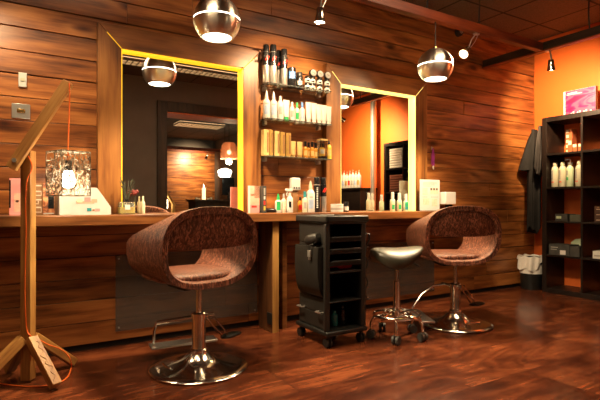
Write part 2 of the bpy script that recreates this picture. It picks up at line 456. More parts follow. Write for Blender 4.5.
# ------------------------------------------------------------------ counter
CZT=.884; CF=3.05
t=thing('wall_counter','long thick wooden counter slab running under both mirrors','counter',(1.4,WY-.02,CZT))
mb=MB(); n=40; x0,x1=-1.5,ax(476,CF)
rr=random.Random(3)
obj('counter_slab',MB().box(x0-1.4,x1-1.4,CF-WY+.02,-.004,-.064,0),COUNTERWOOD,t,bevel=.006,smooth=0)
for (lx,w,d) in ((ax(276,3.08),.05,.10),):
    lg=obj('leg',MB().box(lx-w/2-1.4,lx+w/2-1.4,CF+.042-WY+.02,CF+.27-WY+.02,-CZT,-.064),SHADELEG,t,bevel=.003,smooth=0)
    e=obj('lit_edge',MB().box(lx-w/2+.001-1.4,lx+w/2-.001-1.4,CF+.03-WY+.02,CF+.0415-WY+.02,-CZT,-.064),LEGWOOD,lg,bevel=.002,smooth=0); e['label']='front edge coloured as lit'  # paler strip paints in the light on the leg's front edge
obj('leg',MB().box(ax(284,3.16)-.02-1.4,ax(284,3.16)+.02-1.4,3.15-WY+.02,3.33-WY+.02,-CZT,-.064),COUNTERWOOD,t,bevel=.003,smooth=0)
obj('leg',MB().box(-.9-1.4,-.85-1.4,3.1-WY+.02,3.33-WY+.02,-CZT,-.064),LEGWOOD,t,bevel=.003,smooth=0)
h=obj('hinge_plate',MB().box(ax(276,3.08)-.034-1.4,ax(276,3.08)-.0255-1.4,3.09-WY+.02,3.16-WY+.02,-CZT+.06,-CZT+.145),BLACKPL,t,bevel=.002,smooth=0)
# splash panels
def splash(label,xa,xb,za,zb):
    t=thing('splash_panel',label,'wall panel',((xa+xb)/2,WY-.026,za))
    w=(xb-xa)/2
    obj('panel_sheet',MB().box(-w,w,-.008,-.003,0,zb-za),FOGPANEL,t,smooth=0)
    for sx in (-1,1):
        for sz in (.025,zb-za-.025):
            obj('screw',MB().cyl((sx*(w-.02),-.011,sz),(sx*(w-.02),0,sz),.006,10),SILVER,t)
splash('smoky clear panel screwed to planks behind the nearer brown chair',ax(115.5,WY-.03),ax(257,WY-.03),.10,.61)
splash('smoky clear panel screwed to planks behind the saddle stool',ax(366,WY-.03),ax(434,WY-.03),.085,.59)
# ------------------------------------------------------------------ styling chairs
def smooth01(x): x=max(0,min(1,x)); return x*x*(3-2*x)
def se(v,e): return math.copysign(abs(v)**e, v)
def shell_pt(th, s, k=1.0):
    """th: 0 bottom .. pi top (sections), s depth 0 back .. 1 front; forward is +Y"""
    e=.76
    q=(1-cos(th))/2
    zb=.480+.010*s; zt=.937-.06*s
    zc=(zb+zt)/2; h=(zt-zb)/2
    w=.298*(1-.09*s*s)
    x=w*se(sin(th),e)*k; z=zc-h*se(cos(th),e)*k
    y=-.25+.52*s-.055*q*(1-s)
    return x-.012,y+.095,z
def smax(th):
    q=(1-cos(th))/2
    a=1-smooth01((q-.54)/.38)
    return .16+.84*a-.06*(1-smooth01(q/.18))
def chair(label, loc, shell_rz, base_rz, ped_rz, fside=1):
    t=thing('salon_chair',label,'chair',loc,0)
    R=Matrix.Rotation(shell_rz,4,'Z'); B=Matrix.Rotation(base_rz,4,'Z'); P=Matrix.Rotation(ped_rz,4,'Z')
    # shell: closed solid between an outer and an inner skin
    NT_,NS=64,14; T=.042
    vs=[];fs=[]
    for skin in (0,1):
        for i in range(NT_):
            th=2*pi*i/NT_
            sm=smax(th if th<=pi else 2*pi-th)
            for j in range(NS+1):
                s=sm*j/NS
                x,y,z=shell_pt(th,s)
                if skin:
                    zc=.7085-.03*s; x+=.012
                    d=math.hypot(x,z-zc); f=(d-T*(.8 if j in (0,NS) else 1.0))/d
                    x=x*f-.012; z=zc+(z-zc)*f
                    y+= .006 if j==0 else (-.006 if j==NS else 0)
                vs.append((x,y,z))
    A=lambda sk,i,j: sk*NT_*(NS+1)+(i%NT_)*(NS+1)+j
    for i in range(NT_):
        for j in range(NS):
            fs.append((A(0,i,j),A(0,i+1,j),A(0,i+1,j+1),A(0,i,j+1)))
            fs.append((A(1,i,j),A(1,i,j+1),A(1,i+1,j+1),A(1,i+1,j)))
        fs.append((A(0,i,0),A(1,i,0),A(1,i+1,0),A(0,i+1,0)))
        fs.append((A(0,i,NS),A(0,i+1,NS),A(1,i+1,NS),A(1,i,NS)))
    obj('seat_shell',MB().add(vs,fs,R),LEATHER,t,bevel=.012,seg=3,smooth=50)
    # back pad closing the upper half of the oval
    vs=[];fs=[];NX,NZ=24,10
    zlo=.700
    for side in (0,1):
        for a in range(NZ+1):
            u=a/NZ
            th0=math.acos(max(-1,min(1,(lambda c:math.copysign(abs(c)**(1/.76),c))(-(zlo-.7085)/.2285))))
            th=th0+(pi-.22-th0)*u
            x1,y1,z1=shell_pt(th,0.0,.93); x1+=.012
            for b in range(NX+1):
                v=-1+2*b/NX
                edge=max(0,1-abs(v)**4)*max(0,(1-abs(2*u-1)**6))
                bul=.034*edge
                y=y1+.038+(bul*.8+.006 if side else -bul*.7-.006)+.07*(0 if not side else .0)
                zz=z1+(.028*(v*v)**2 if u<.01 else 0)
                vs.append((x1*v-.012,y,zz))
    Q=lambda s,a,b:(s*(NZ+1)+a)*(NX+1)+b
    for a in range(NZ):
        for b in range(NX):
            fs.append((Q(0,a,b),Q(0,a,b+1),Q(0,a+1,b+1),Q(0,a+1,b)))
            fs.append((Q(1,a,b),Q(1,a+1,b),Q(1,a+1,b+1),Q(1,a,b+1)))
    for a in range(NZ):
        for b in (0,NX): fs.append((Q(0,a,b),Q(0,a+1,b),Q(1,a+1,b),Q(1,a,b)))
    for b in range(NX):
        for a in (0,NZ): fs.append((Q(0,a,b),Q(0,a,b+1),Q(1,a,b+1),Q(1,a,b)))
    obj('back_pad',MB().add(vs,fs,R),LEATHER,t,smooth=60)
    # seat cushion, rounded on every side
    mb=MB(); pr=[]
    vs=[];fs=[];n=40;m=12
    for k in range(m+1):
        ph=-pi/2+pi*k/m
        for i in range(n):
            a=2*pi*i/n
            rx=.238*se(cos(ph),.45); ry=.225*se(cos(ph),.45)
            vs.append((rx*se(cos(a),.55)-.012,ry*se(sin(a),.55)+.11,.535+.034*se(sin(ph),.7)))
    for k in range(m):
        for i in range(n): fs.append((k*n+i,k*n+(i+1)%n,(k+1)*n+(i+1)%n,(k+1)*n+i))
    obj('seat_cushion',MB().add(vs,fs,R),LEATHER,t,smooth=60)
    # chrome base
    pr=[(.0005,0),(.272,0),(.279,.004),(.280,.010),(.274,.016),(.235,.020),(.19,.026),(.14,.036),(.105,.050),(.08,.070),(.062,.092),(.0005,.097)]
    obj('base_disc',MB().lathe(pr,64,cap=False),CHROME,t,smooth=40)
    obj('column',MB().lathe([(.0005,.09),(.052,.09),(.052,.11),(.041,.118),(.039,.125),(.039,.285),(.046,.288),(.046,.318),(.036,.326),(.0005,.326)],32,cap=False),CHROME,t)
    obj('piston',MB().cyl((0,0,.32),(0,0,.485),.017,20),CHROME,t)
    obj('seat_plate',MB().box(-.12,.06,-.06,.16,.466,.486,R),BLACKPL,t,bevel=.004,smooth=0)
    # footrest: one-sided bar, bent bracket and flat plate
    f=MB(); f.tube([B@Vector((p[0]*fside,p[1],p[2])) for p in ((-.235,.02,.283),(-.14,.012,.29),(.09,.0,.303))],.0125,12)
    f.tube([B@Vector((p[0]*fside,p[1],p[2])) for p in ((-.20,.02,.285),(-.215,.10,.27),(-.215,.20,.20),(-.205,.285,.085))],.009,10)
    obj('footrest_bar',f,CHROME,t)
    obj('footrest_plate',MB().box(-.225,.19,.24,.345,.066,.082,B),SILVER,t,bevel=.004)
    # pump lever with black pedal
    l=MB()
    for dx in (0,.045):
        l.tube([P@Vector(p) for p in ((.03+dx*.9,-.02+dx*.3,.305),(.12+dx,.04,.20),(.185+dx*.7,.085,.135))],.006,8)
    obj('pump_lever',l,CHROME,t)
    ped=MB(); ped.sphere((0,0,0),1,16,10,M=P@Matrix.Translation((.25,.115,.128))@Matrix.Rotation(.35,4,'Z')@Matrix.Diagonal((.085,.036,.016,1)))
    obj('pedal',ped,BLACKPL,t)
    br=MB(); br.tube([B@Vector(p) for p in ((-.04,-.02,.098),(-.11,-.045,.075),(-.20,-.06,.058))],.006,8)
    br.tube([B@Vector(p) for p in ((-.185,-.115,.058),(-.20,-.06,.058),(-.205,.0,.058))],.006,8)
    obj('brake_lever',br,CHROME,t)
    return t
C1=(.930,2.66,0); C2=(3.0,2.57,0)
chair('brown fibre-leather salon chair on a round chrome base, nearest the timber lamp',C1,radians(10),radians(-4),0)
chair('brown fibre-leather salon chair on a round chrome base, beyond the saddle stool',C2,radians(-26),radians(62),radians(-22),-1)

# ------------------------------------------------------------------ saddle stool
SX,SY=2.348,2.535
t=thing('saddle_stool','olive black saddle stool on five castors between trolley and chair','stool',(SX,SY,0))
# saddle seat: long axis along the picture plane, dipped middle, raised end
vs=[];fs=[];n=40;m=14
RS=Matrix.Rotation(radians(-22),4,'Z')
for k in range(m+1):
    ph=-pi/2+pi*k/m
    for i in range(n):
        a=2*pi*i/n
        x=.188*se(cos(ph),.7)*se(cos(a),.8)*(1.0); y=.165*se(cos(ph),.7)*se(sin(a),.8)*(1-.28*(x/.2 if x>0 else 0))
        z=.043*se(sin(ph),.8)*(1.0-.42*(x/.188))*(1.0 if ph<0 else .8) -(.045*(abs(y)/.165)**2 if True else 0) + .024*(x/.2)**2+ .016*(x/.2)
        if ph<0: z-=.034*(1-(x/.19)**2)*(1-.7*x/.19)
        vs.append((x,y,z+.605))
for k in range(m):
    for i in range(n): fs.append((k*n+i,k*n+(i+1)%n,(k+1)*n+(i+1)%n,(k+1)*n+i))
obj('seat',MB().add(vs,fs,RS),VINYL,t,smooth=60)
obj('gas_column',MB().lathe([(.0005,.16),(.032,.16),(.032,.20),(.024,.21),(.024,.40),(.014,.405),(.014,.57),(.05,.575),(.05,.585),(.0005,.585)],24,cap=False),CHROME,t)
obj('height_lever',MB().tube([(.03,0,.555),(.10,-.03,.54),(.17,-.05,.50)],.007,8),BLACKPL,t)
fr=MB(); fr.tube([(.165*cos(2*pi*i/40),.165*sin(2*pi*i/40),.165) for i in range(40)],.010,10,True)
for k in range(5):
    a=radians(15)+2*pi*k/5+pi/5
    fr.tube([(.02*cos(a),.02*sin(a),.18),(.09*cos(a),.09*sin(a),.19),(.165*cos(a),.165*sin(a),.165)],.007,8)
obj('foot_ring',fr,CHROME,t)
for k in range(5):
    a=radians(-62)+2*pi*k/5
    lg=obj('leg',MB().tube([(.02*cos(a),.02*sin(a),.150),(.10*cos(a),.10*sin(a),.155),(.165*cos(a),.165*sin(a),.145),(.185*cos(a),.185*sin(a),.11),(.187*cos(a),.187*sin(a),.06)],[.016,.015,.013,.012,.010],10),CHROME,t)
    M=Matrix.Translation((.187*cos(a),.187*sin(a),.03))@Matrix.Rotation(a+1.1,4,'Z')
    c=MB()
    for sx in (-1,1):
        c.cyl(M@Vector((sx*.006,0,0)),M@Vector((sx*.024,0,0)),.030,18)
    c.box(-.006,.006,-.012,.012,.0,.034,M)
    obj('castor',c,RUBBER,lg)

# ------------------------------------------------------------------ trolley
TX0,TX1,TY0,TY1=1.778,2.080,2.58,2.935
t=thing('salon_trolley','black salon trolley on castors in front of the shelves, dryer pocket on its side','trolley',((TX0+TX1)/2,(TY0+TY1)/2,0))
hx,hy=(TX1-TX0)/2,(TY1-TY0)/2
obj('base_tray',MB().box(-hx-.02,hx+.02,-hy-.025,hy+.02,.078,.108),BLACKPL,t,bevel=.008)
tp=MB(); tp.box(-hx-.012,hx+.02,-hy-.02,hy+.01,.815,.835)
tp.box(-hx-.022,hx+.03,-hy-.03,-hy-.005,.826,.872); tp.box(-hx-.022,hx+.03,hy,hy+.02,.826,.872)
tp.box(-hx-.022,-hx+.005,-hy-.03,hy+.02,.826,.872); tp.box(hx+.005,hx+.03,-hy-.03,hy+.02,.826,.872)
obj('top_tray',tp,GREYPL,t,bevel=.010,seg=3)
sp=MB()
zl=[.108,.215,.32,.44,.56,.68,.815]
for k in range(6):
    sp.box(-hx,-hx+.016,-hy+.018,hy,zl[k]+.003,zl[k+1]-.003)
sp.box(-hx+.006,-hx+.014,-hy+.018,hy,.108,.815)
obj('side_panel',sp,GREYPL,t,bevel=.004)
obj('side_panel',MB().box(hx-.014,hx,-hy+.018,hy,.108,.815),BLACKPL,t,bevel=.003)
obj('back_panel',MB().box(-hx+.016,hx-.014,hy-.012,hy,.108,.815),BLACKPL,t,smooth=0)
for sx in (-1,1):
    obj('corner_post',MB().box(sx*hx-.02,sx*hx+.02,-hy-.006,-hy+.018,.108,.815),GREYPL,t,bevel=.005)
for z in (.745,.665,.585):
    d=MB(); d.box(-hx+.022,hx-.018,-hy+.004,hy-.014,z-.05,z-.044)
    d.box(-hx+.022,hx-.018,-hy-.004,-hy+.008,z-.05,z-.018); d.box(-hx+.03,hx-.03,-hy-.016,-hy+.004,z-.026,z-.014)
    obj('drawer_tray',d,BLACKPL,t,bevel=.003)
obj('shelf',MB().box(-hx+.022,hx-.018,-hy,hy-.014,.485,.50),GREYPL,t,bevel=.003)
obj('shelf',MB().box(-hx+.022,hx-.018,-hy,hy-.014,.29,.30),BLACKPL,t,bevel=.003)
# curved pocket on the left side
pk=MB(); prof=[]
for k in range(13):
    u=k/12; prof.append((-hx-.008-.062*math.sin(u*pi)**.7*(1 if u>.0 else 0)-.03*(1-u)**0*0, .665-.30*u))
prof=[(-hx-.052,.665),(-hx-.056,.58),(-hx-.054,.48),(-hx-.044,.40),(-hx-.026,.345),(-hx-.002,.325)]
inn=[(a+.006,b) for a,b in prof]
poly=prof+inn[::-1]
Mx=Matrix(((1,0,0,0),(0,0,1,0),(0,1,0,0),(0,0,0,1)))
pk.prism(poly,-hy+.03,hy-.03,Mx)
for yy in (-hy+.03,hy-.036):
    pk.prism(prof+[(-hx-.002,.665)],yy,yy+.006,Mx)
obj('dryer_pocket',pk,GREYPL,t,bevel=.002)
for yy in (-hy+.07,hy-.05):
    obj('handle',MB().tube([(-hx-.002,yy-.028,.225),(-hx-.026,yy-.028,.225),(-hx-.028,yy+.028,.225),(-hx-.002,yy+.028,.225)],.006,8),SILVER,t)
# tool bracket and its curly cord on the right side
obj('tool_bracket',MB().box(hx+.001,hx+.032,-.165,-.10,.45,.73).tube([(hx+.03,-.15,.70),(hx+.05,-.155,.745),(hx+.070,-.155,.74),(hx+.078,-.15,.70),(hx+.062,-.14,.665)],.006,8),BLACKPL,t,bevel=.003)
pts=[(hx+.062,-.14,.665),(hx+.042,-.15,.60)]
for k in range(26):
    u=k/25; pts.append((hx+.042+.016*sin(u*14),-.155+.01*cos(u*14),.58-.30*u))
for k in range(12):
    u=k/11; pts.append((hx+.042-.02*u,-.155+.05*u,.28-.14*u))
obj('cord',MB().tube(pts,.0045,6),BLACKCORD,t)
for sx in (-1,1):
    for sy in (-1,1):
        c=MB(); x,y=sx*(hx-.012),sy*(hy-.012)
        c.cyl((x-.020,y,.030),(x-.006,y,.030),.030,18); c.cyl((x+.006,y,.030),(x+.020,y,.030),.030,18)
        c.box(x-.006,x+.006,y-.014,y+.014,.030,.08); c.cyl((x,y,.07),(x,y,.08),.018,12)
        obj('castor',c,BLACKPL,t)
TXC,TYC=(TX0+TX1)/2,(TY0+TY1)/2
# dryer in the pocket
t=thing('hair_dryer','black hair dryer hanging head-up in the trolley side pocket','hair dryer',(TX0-.030,TYC-.05,.71))
obj('body',MB().lathe([(.0005,-.065),(.024,-.062),(.038,-.04),(.043,0),(.040,.04),(.030,.06),(.0005,.066)],20,M=Matrix.Rotation(radians(75),4,'X')@Matrix.Rotation(.2,4,'Y'),cap=False),GREYPL,t)
obj('handle',MB().tube([(0,-.0,-.03),(.0,-.012,-.09),(.0,-.02,-.17)],[.017,.016,.014],12),BLACKSH,t)
obj('plug',MB().box(-.045,-.034,-.035,.0,-.115,-.07).cyl((-.04,-.028,-.115),(-.04,-.028,-.135),.003,6).cyl((-.04,-.01,-.115),(-.04,-.01,-.135),.003,6),SILVER,t,bevel=.003)
obj('cord',MB().tube([(-.04,-.018,-.07),(-.045,-.02,-.04),(-.03,-.04,-.03),(.0,-.035,-.05)],.005,8),BLACKCORD,t)
# things lying in the trolley
t=tag(obj('hair_brush',MB().tube([(0,0,0),(.09,.01,.0),(.12,.012,.0),(.21,.02,.0)],[.009,.010,.022,.022],12),RED),'red brush lying on the middle shelf of the black trolley','brush')
t.location=(TXC-.10,TYC-.10,.5225)
for k,(dx,m_,h_) in enumerate(((-.08,BLACKSH,.12),(-.01,TEAL,.10),(.06,BLACKSH,.13))):
    o=obj('tint_bottle',MB().lathe([(.0005,0),(.024,0),(.025,.01),(.025,h_*.75),(.012,h_*.86),(.012,h_),(.0005,h_)],14,cap=False),m_)
    o.location=(TXC+dx,TYC-.06,.108)
    tag(o,('short glossy black bottle at the left of the trolley floor','dark teal bottle in the middle of the trolley floor','tall glossy black bottle at the right of the trolley floor')[k],'bottle','bottles on the trolley floor')

# ------------------------------------------------------------------ timber floor lamp
LP=(.078,2.93)
t=thing('floor_lamp','tall timber floor lamp with a leaning arm and hanging wire cube shade','floor lamp',(LP[0],LP[1],0))
LR=Matrix.Rotation(radians(-33),4,'Z')       # post turned so two faces show
PH=1.235
obj('post',MB().box(-.027,.027,-.027,.027,.012,PH,LR),LAMPWOODZ,t,bevel=.003,smooth=0)
# arm, bolted to the side of the post; Z about 2.52 here
def lpt(px,py,y):
    return Vector((ax(px,y)-LP[0], y-LP[1], az(px,py,y)))
pa=lpt(14.5,163.5,LP[1]-.045); pb=lpt(67.5,84,LP[1]-.085)
d=(pb-pa).normalized(); 
def along(name,p0,p1,w,h,mat,parent,side,bevel=.003):
    """bar with its own lengthwise coordinates baked in by building along X then placing the object"""
    p0=Vector(p0);p1=Vector(p1);tt=(p1-p0);L=tt.length;tt.normalize()
    sd=Vector(side);sd=(sd-tt*sd.dot(tt)).normalized();up=tt.cross(sd)
    o=obj(name,MB().box(0,L,-w/2,w/2,-h/2,h/2),mat,parent,bevel=bevel,smooth=0)
    M=Matrix((( tt.x,sd.x,up.x,p0.x),(tt.y,sd.y,up.y,p0.y),(tt.z,sd.z,up.z,p0.z),(0,0,0,1)))
    o.matrix_local=M
    return o
arm=along('arm',pa-d*.03,pb+d*.01,.05,.050,LAMPWOODX,t,LR@Vector((.35,-1,0)))
obj('bolt',MB().cyl(lpt(14,160,LP[1]-.085),lpt(14,160,LP[1]-.02),.011,12),SILVER,t)
# four braces
for k,(ang,L) in enumerate(((-62,.25),(206,.29),(30,.27),(116,.20))):
    a=radians(ang); u=Vector((cos(a),sin(a),0))
    p0=u*.030+Vector((0,0,.235)); p1=u*L+Vector((0,0,.025))
    lg=along('leg',p0,p1,.05,.045,LAMPWOODX,t,(-sin(a),cos(a),0))
    if k==0:
        # wavy routed line on the front brace
        tt=(p1-p0).normalized(); sd=Vector((-sin(a),cos(a),0)); sd.normalize(); up=tt.cross(sd)
        LL=(p1-p0).length
        pts=[]
        for i in range(60):
            q=i/59; pts.append((LL*(.12+.82*q), .009*sin(q*30)+.006*sin(q*11), (.0236 if up.z>0 else -.0236)))
        w=obj('wavy_groove',MB().tube(pts,.0018,6),CARD,lg); w['label']='dark wavy line running down the front brace'
# cord: from arm tip to shade
SHX=lpt(68,152,LP[1]-.085)
cord=MB()
cord.tube([pb+Vector((0.005,-.03,-.0)),pb+Vector((.008,-.036,-.06)),SHX+Vector((0,0,.02)),SHX+Vector((0,0,-.10))],.0032,8)
obj('cord',cord,ORANGECORD,t)
# shade
SC0=lpt(68.5,152,LP[1]-.085); ST_=SC0.z; SH=.236; SW=.158
SR=Matrix.Translation((SC0.x,SC0.y,0))@Matrix.Rotation(radians(24),4,'Z')
rw=random.Random(5)
wm=MB()
for face in range(5):
    n=40 if face<4 else 20
    for k in range(n):
        # random curly walk in face coordinates u in [-SW/2,SW/2], v in [0,SH]
        u=(rw.random()-.5)*SW; v=rw.random()*(SH if face<4 else SW); a=rw.random()*6.28; c=(rw.random()-.5)*2.6
        pts=[]
        for i in range(17):
            vmax=SH if face<4 else SW
            u=max(-SW/2,min(SW/2,u+cos(a)*.0095)); v=max(0,min(vmax,v+sin(a)*.0095)); a+=c*.42+(rw.random()-.5)*.7
            if rw.random()<.12: c=-c
            o=(rw.random()-.5)*.003
            if face<4:
                p=Matrix.Rotation(face*pi/2,4,'Z')@Vector((u,SW/2+o,ST_-v))
            else: p=Vector((u,v-SW/2,ST_+o))
            pts.append(p)
        wm.tube(pts,.0021,4,M=SR,cap=False)
ed=MB()
obj('wire_shade',wm,WIRE,t,smooth=60)
for a in (-1,1):
    for b in (-1,1): ed.tube([(a*SW/2,b*SW/2,ST_-SH),(a*SW/2,b*SW/2,ST_)],.0028,6,M=SR)
for z in (ST_,ST_-SH): ed.tube([(SW/2,SW/2,z),(-SW/2,SW/2,z),(-SW/2,-SW/2,z),(SW/2,-SW/2,z)],.0028,6,True,M=SR)
obj('shade_frame',ed,WIRE,t)
BC=Vector((SC0.x,SC0.y,ST_-SH*.62))
obj('bulb',MB().lathe([(.0005,-.05),(.025,-.045),(.036,-.02),(.036,.0),(.024,.035),(.015,.05),(.0005,.052)],20,(BC.x,BC.y,BC.z),cap=False),BULB,t)
obj('lamp_holder',MB().cyl((BC.x,BC.y,BC.z+.045),(BC.x,BC.y,BC.z+.10),.018,14),BLACKPL,t)
LAMPBULB=Vector((LP[0]+BC.x,LP[1]+BC.y,BC.z))
# long floor lead: loop at the post head, down the front face, then a loop on the floor
def fl(px,py): # floor point relative to lamp
    a=(px-300)/475.; Z=EYE*475/(py-204.); return Vector(((CT+a*ST)*Z-LP[0],(ST-a*CT)*Z-LP[1],.004))
f=LR@Vector((.005,-.031,0))
pts=[Vector((f.x,f.y,PH-.02))]
pts=[f+Vector((.012,-.004,PH-.03)),f+Vector((.03,-.006,PH-.09)),f+Vector((.005,-.002,PH-.17)),f+Vector((0,0,PH-.30)),f+Vector((.002,0,.8)),f+Vector((-.003,0,.5)),f+Vector((.004,-.001,.30)),f+Vector((.02,-.012,.255)),
 lpt(38,339,LP[1]-.03),lpt(48,344.5,LP[1]-.02),lpt(58,348,LP[1]-.01),lpt(66,353,LP[1]),lpt(70.5,360,LP[1]),fl(71.5,368),fl(68,377),fl(59,383.5),fl(45,386.5),fl(25,387),fl(5,385),fl(-20,380)]
# smooth the polyline
def spline(P,n=8):
    out=[]
    for i in range(len(P)-1):
        p0=P[max(i-1,0)];p1=P[i];p2=P[i+1];p3=P[min(i+2,len(P)-1)]
        for k in range(n):
            u=k/n
            out.append(.5*((2*p1)+(p2-p0)*u+(2*p0-5*p1+4*p2-p3)*u*u+(3*p1-p0-3*p2+p3)*u**3))
    out.append(P[-1]); return out
sp_=spline([Vector(p) for p in pts])
for p in sp_:
    if p.z<.0035: p.z=.0035
o=obj('lead',MB().tube(sp_,.0034,8),ORANGECORD,t)

# ------------------------------------------------------------------ beams, pendants, spots
BY=2.69; BZ=2.41; BX=4.355
t=thing('ceiling_beam','red-stained timber light beam hung level with the plank wall','beam',(2,BY,BZ))
obj('bar',MB().box(-3.55,BX-.03-2,-.03,.03,0,.075),BEAMWOOD,t,bevel=.003,smooth=0)
for x in (-.9,.35,ax(427,BY),ax(479,BY)):
    obj('hanger_wire',MB().tube([(x-2,0,.07),(x-2+.02,.01,CZ-BZ-.15),(x-2+.005,0,CZ-BZ)],.006,6),BLACKCORD,t)
LITRED=wood('red lit strip',(.36,.075,.02),(.26,.05,.013),(.12,.02,.007),'y',.45,True,False,.1)  # red tone paints in the light on the beam's underside
t=thing('ceiling_beam','light beam with sides coloured as shade, underside as red-lit, running out from plank wall','beam',(BX,1.2,BZ-.005))
obj('bar',MB().box(-.03,.03,-1.78,WY-.03-1.2,.012,.085),SHADEBEAM,t,bevel=.003,smooth=0)
ub=obj('lit_underside',MB().box(-.03,.03,-1.78,WY-.03-1.2,0,.012),LITRED,t,smooth=0); ub['label']='underside strip coloured as red-lit'
for y in (ax,):
    pass
for yy in (2.25,1.2,.1):
    obj('hanger_wire',MB().tube([(0,yy-1.2,.08),(.01,yy-1.2+.015,CZ-BZ-.2),(0,yy-1.2,CZ-BZ+.005)],.006,6),BLACKCORD,t)
PEND=[(1.053,BY),(2.905,BY)]; PR=.140; PZ=2.050
def pendant(label,loc,tint=None):
    t=thing('pendant_lamp',label,'pendant lamp',loc,0,'chrome globe pendants')
    up=[];lo=[]
    for k in range(15):
        a=radians(4+(90-4-1.5)*k/14); up.append((PR*sin(a),PR*cos(a)))
    for k in range(15):
        a=radians(91.5+(139-91.5)*k/14); lo.append((PR*sin(a),PR*cos(a)))
    def sh(p): 
        q=p+[(r-.004,z) for r,z in p[::-1]]
        return q
    m=MB(); m.lathe(sh(up),48,cap=False); obj('upper_shell',m,BRUSHED,t,smooth=50)
    m=MB(); m.lathe(sh(lo),48,cap=False); obj('lower_shell',m,BRUSHED,t,smooth=50)
    obj('light_ring',MB().lathe([(PR-.006,-.0038),(PR-.002,-.0038),(PR-.002,.0038),(PR-.006,.0038),(PR-.006,-.0038)],48,cap=False),LAMPON,t)
    zb=PR*cos(radians(139)); rb=PR*sin(radians(139))
    obj('light_opening',MB().lathe([(.0005,zb+.012),(rb-.006,zb+.012),(rb-.006,zb+.004),(.0005,zb+.002)],40,cap=False),LAMPON,t)
    obj('cap',MB().lathe([(.0005,PR-.004),(.02,PR-.004),(.018,PR+.012),(.007,PR+.02),(.0005,PR+.02)],16,cap=False),BRASS,t)
    obj('cord',MB().cyl((0,0,PR+.018),(0,0,BZ-loc[2]),.0045,8),BLACKCORD,t)
    return t
pendant('brushed globe pendant lamp above the nearer brown chair, top cut by frame',(PEND[0][0],BY,PZ))
pendant('brushed globe pendant lamp in front of the orange-reflecting mirror',(PEND[1][0],BY,PZ+.005))
def spot(label,loc,dirn,on=True,arm=None):
    t=thing('spotlight',label,'spotlight',loc,0,'small chrome spotlights')
    q=Vector(dirn).to_track_quat('-Z','Y').to_matrix().to_4x4()
    obj('lamp_head',MB().lathe([(.020,.05),(.024,.045),(.030,0),(.038,-.045),(.041,-.05),(.036,-.05),(.034,-.04),(.018,.04),(.020,.05)],20,M=q,cap=False),CHROME,t)
    obj('lamp_face',MB().lathe([(.0005,-.043),(.034,-.043),(.034,-.038),(.0005,-.036)],20,M=q,cap=False),LAMPON if on else WHITEPL,t)
    a=MB(); back=q@Vector((0,0,.05))
    a.tube([back,back+Vector(arm)*.3+Vector((.0,.0,.03)),Vector(arm)],.005,8)
    a.tube([back+Vector((.015,0,0)),back+Vector(arm)*.4+Vector((.03,.0,.0)),Vector(arm)+Vector((.03,0,0))],.003,6)
    a.cbox((arm[0],arm[1],arm[2]-.006),(.05,.03,.012))
    obj('bracket',a,SILVER,t)
    return t
S1=(ax(320,BY),BY,2.235); S2=(ax(466,BY),BY,2.235); S3=(BX,2.60,2.262)
spot('chrome spotlight hanging straight down above the bottle shelves',S1,(-.02,.06,-1),True,(.05,0,BZ-2.235))
spot('lit chrome spotlight tilted towards the room, right of the globe pendant',S2,(-.72,-.12,-.60),True,(.13,0,BZ-2.235))
spot('small chrome spotlight hanging at the crossing of the two beams',S3,(.20,.10,-1),True,(-.0,.03,BZ-.005-2.262))
spot('chrome spotlight on the cross beam further from plank wall',(BX,.75,2.262),(1,.25,-.75),True,(0,.03,BZ-.005-2.262))
spot('chrome spotlight on the beam over the timber lamp',(-.15,BY,2.235),(0,.9,-.6),True,(.04,0,BZ-2.235))
# round device high on the plank wall
t=thing('ceiling_sensor','small round black device with pale face high on the plank wall','sensor',(ax(458,WY-.03),WY-.026,2.72))
MX=Matrix.Rotation(pi/2,4,'X')
obj('housing',MB().lathe([(.0005,0),(.046,0),(.046,.03),(.038,.045),(.0005,.047)],24,M=MX,cap=False),BLACKPL,t)
obj('face',MB().lathe([(.0005,.045),(.026,.045),(.024,.052),(.0005,.053)],20,M=MX,cap=False),TEXTGREY,t)
# louvre light panels in the ceilings; the two over the open floor are added for fill
def louvre(label,cx,cy,w,d,nx,ny,mat):
    t=thing('ceiling_light',label,'ceiling light',(cx,cy,CZ))
    obj('diffuser',MB().box(-w/2,w/2,-d/2,d/2,-.012,-.002),mat,t,smooth=0)
    m=MB()
    for i in range(nx+1): x=-w/2+w*i/nx; m.box(x-.006,x+.006,-d/2,d/2,-.05,-.012)
    for i in range(ny+1): y=-d/2+d*i/ny; m.box(-w/2,w/2,y-.006,y+.006,-.05,-.0125)
    obj('louvre_grid',m,SILVER,t,smooth=0)
louvre('louvred ceiling light over this room, seen in the mirror top',1.95,.16,1.9,.20,26,2,LOUVRE)
louvre('added louvred fill light above the open floor on the left',.15,1.9,1.2,.6,12,5,LOUVRE)  # added fixture, out of view, carries fill light
louvre('added louvred fill light above the open floor on the right',2.6,1.75,1.2,.6,12,5,LOUVRE)  # second added fill fixture, also out of view
louvre('louvred ceiling light glowing orange in the room beyond the doorway',3.85,-4.3,1.1,.5,9,3,LOUVRE)
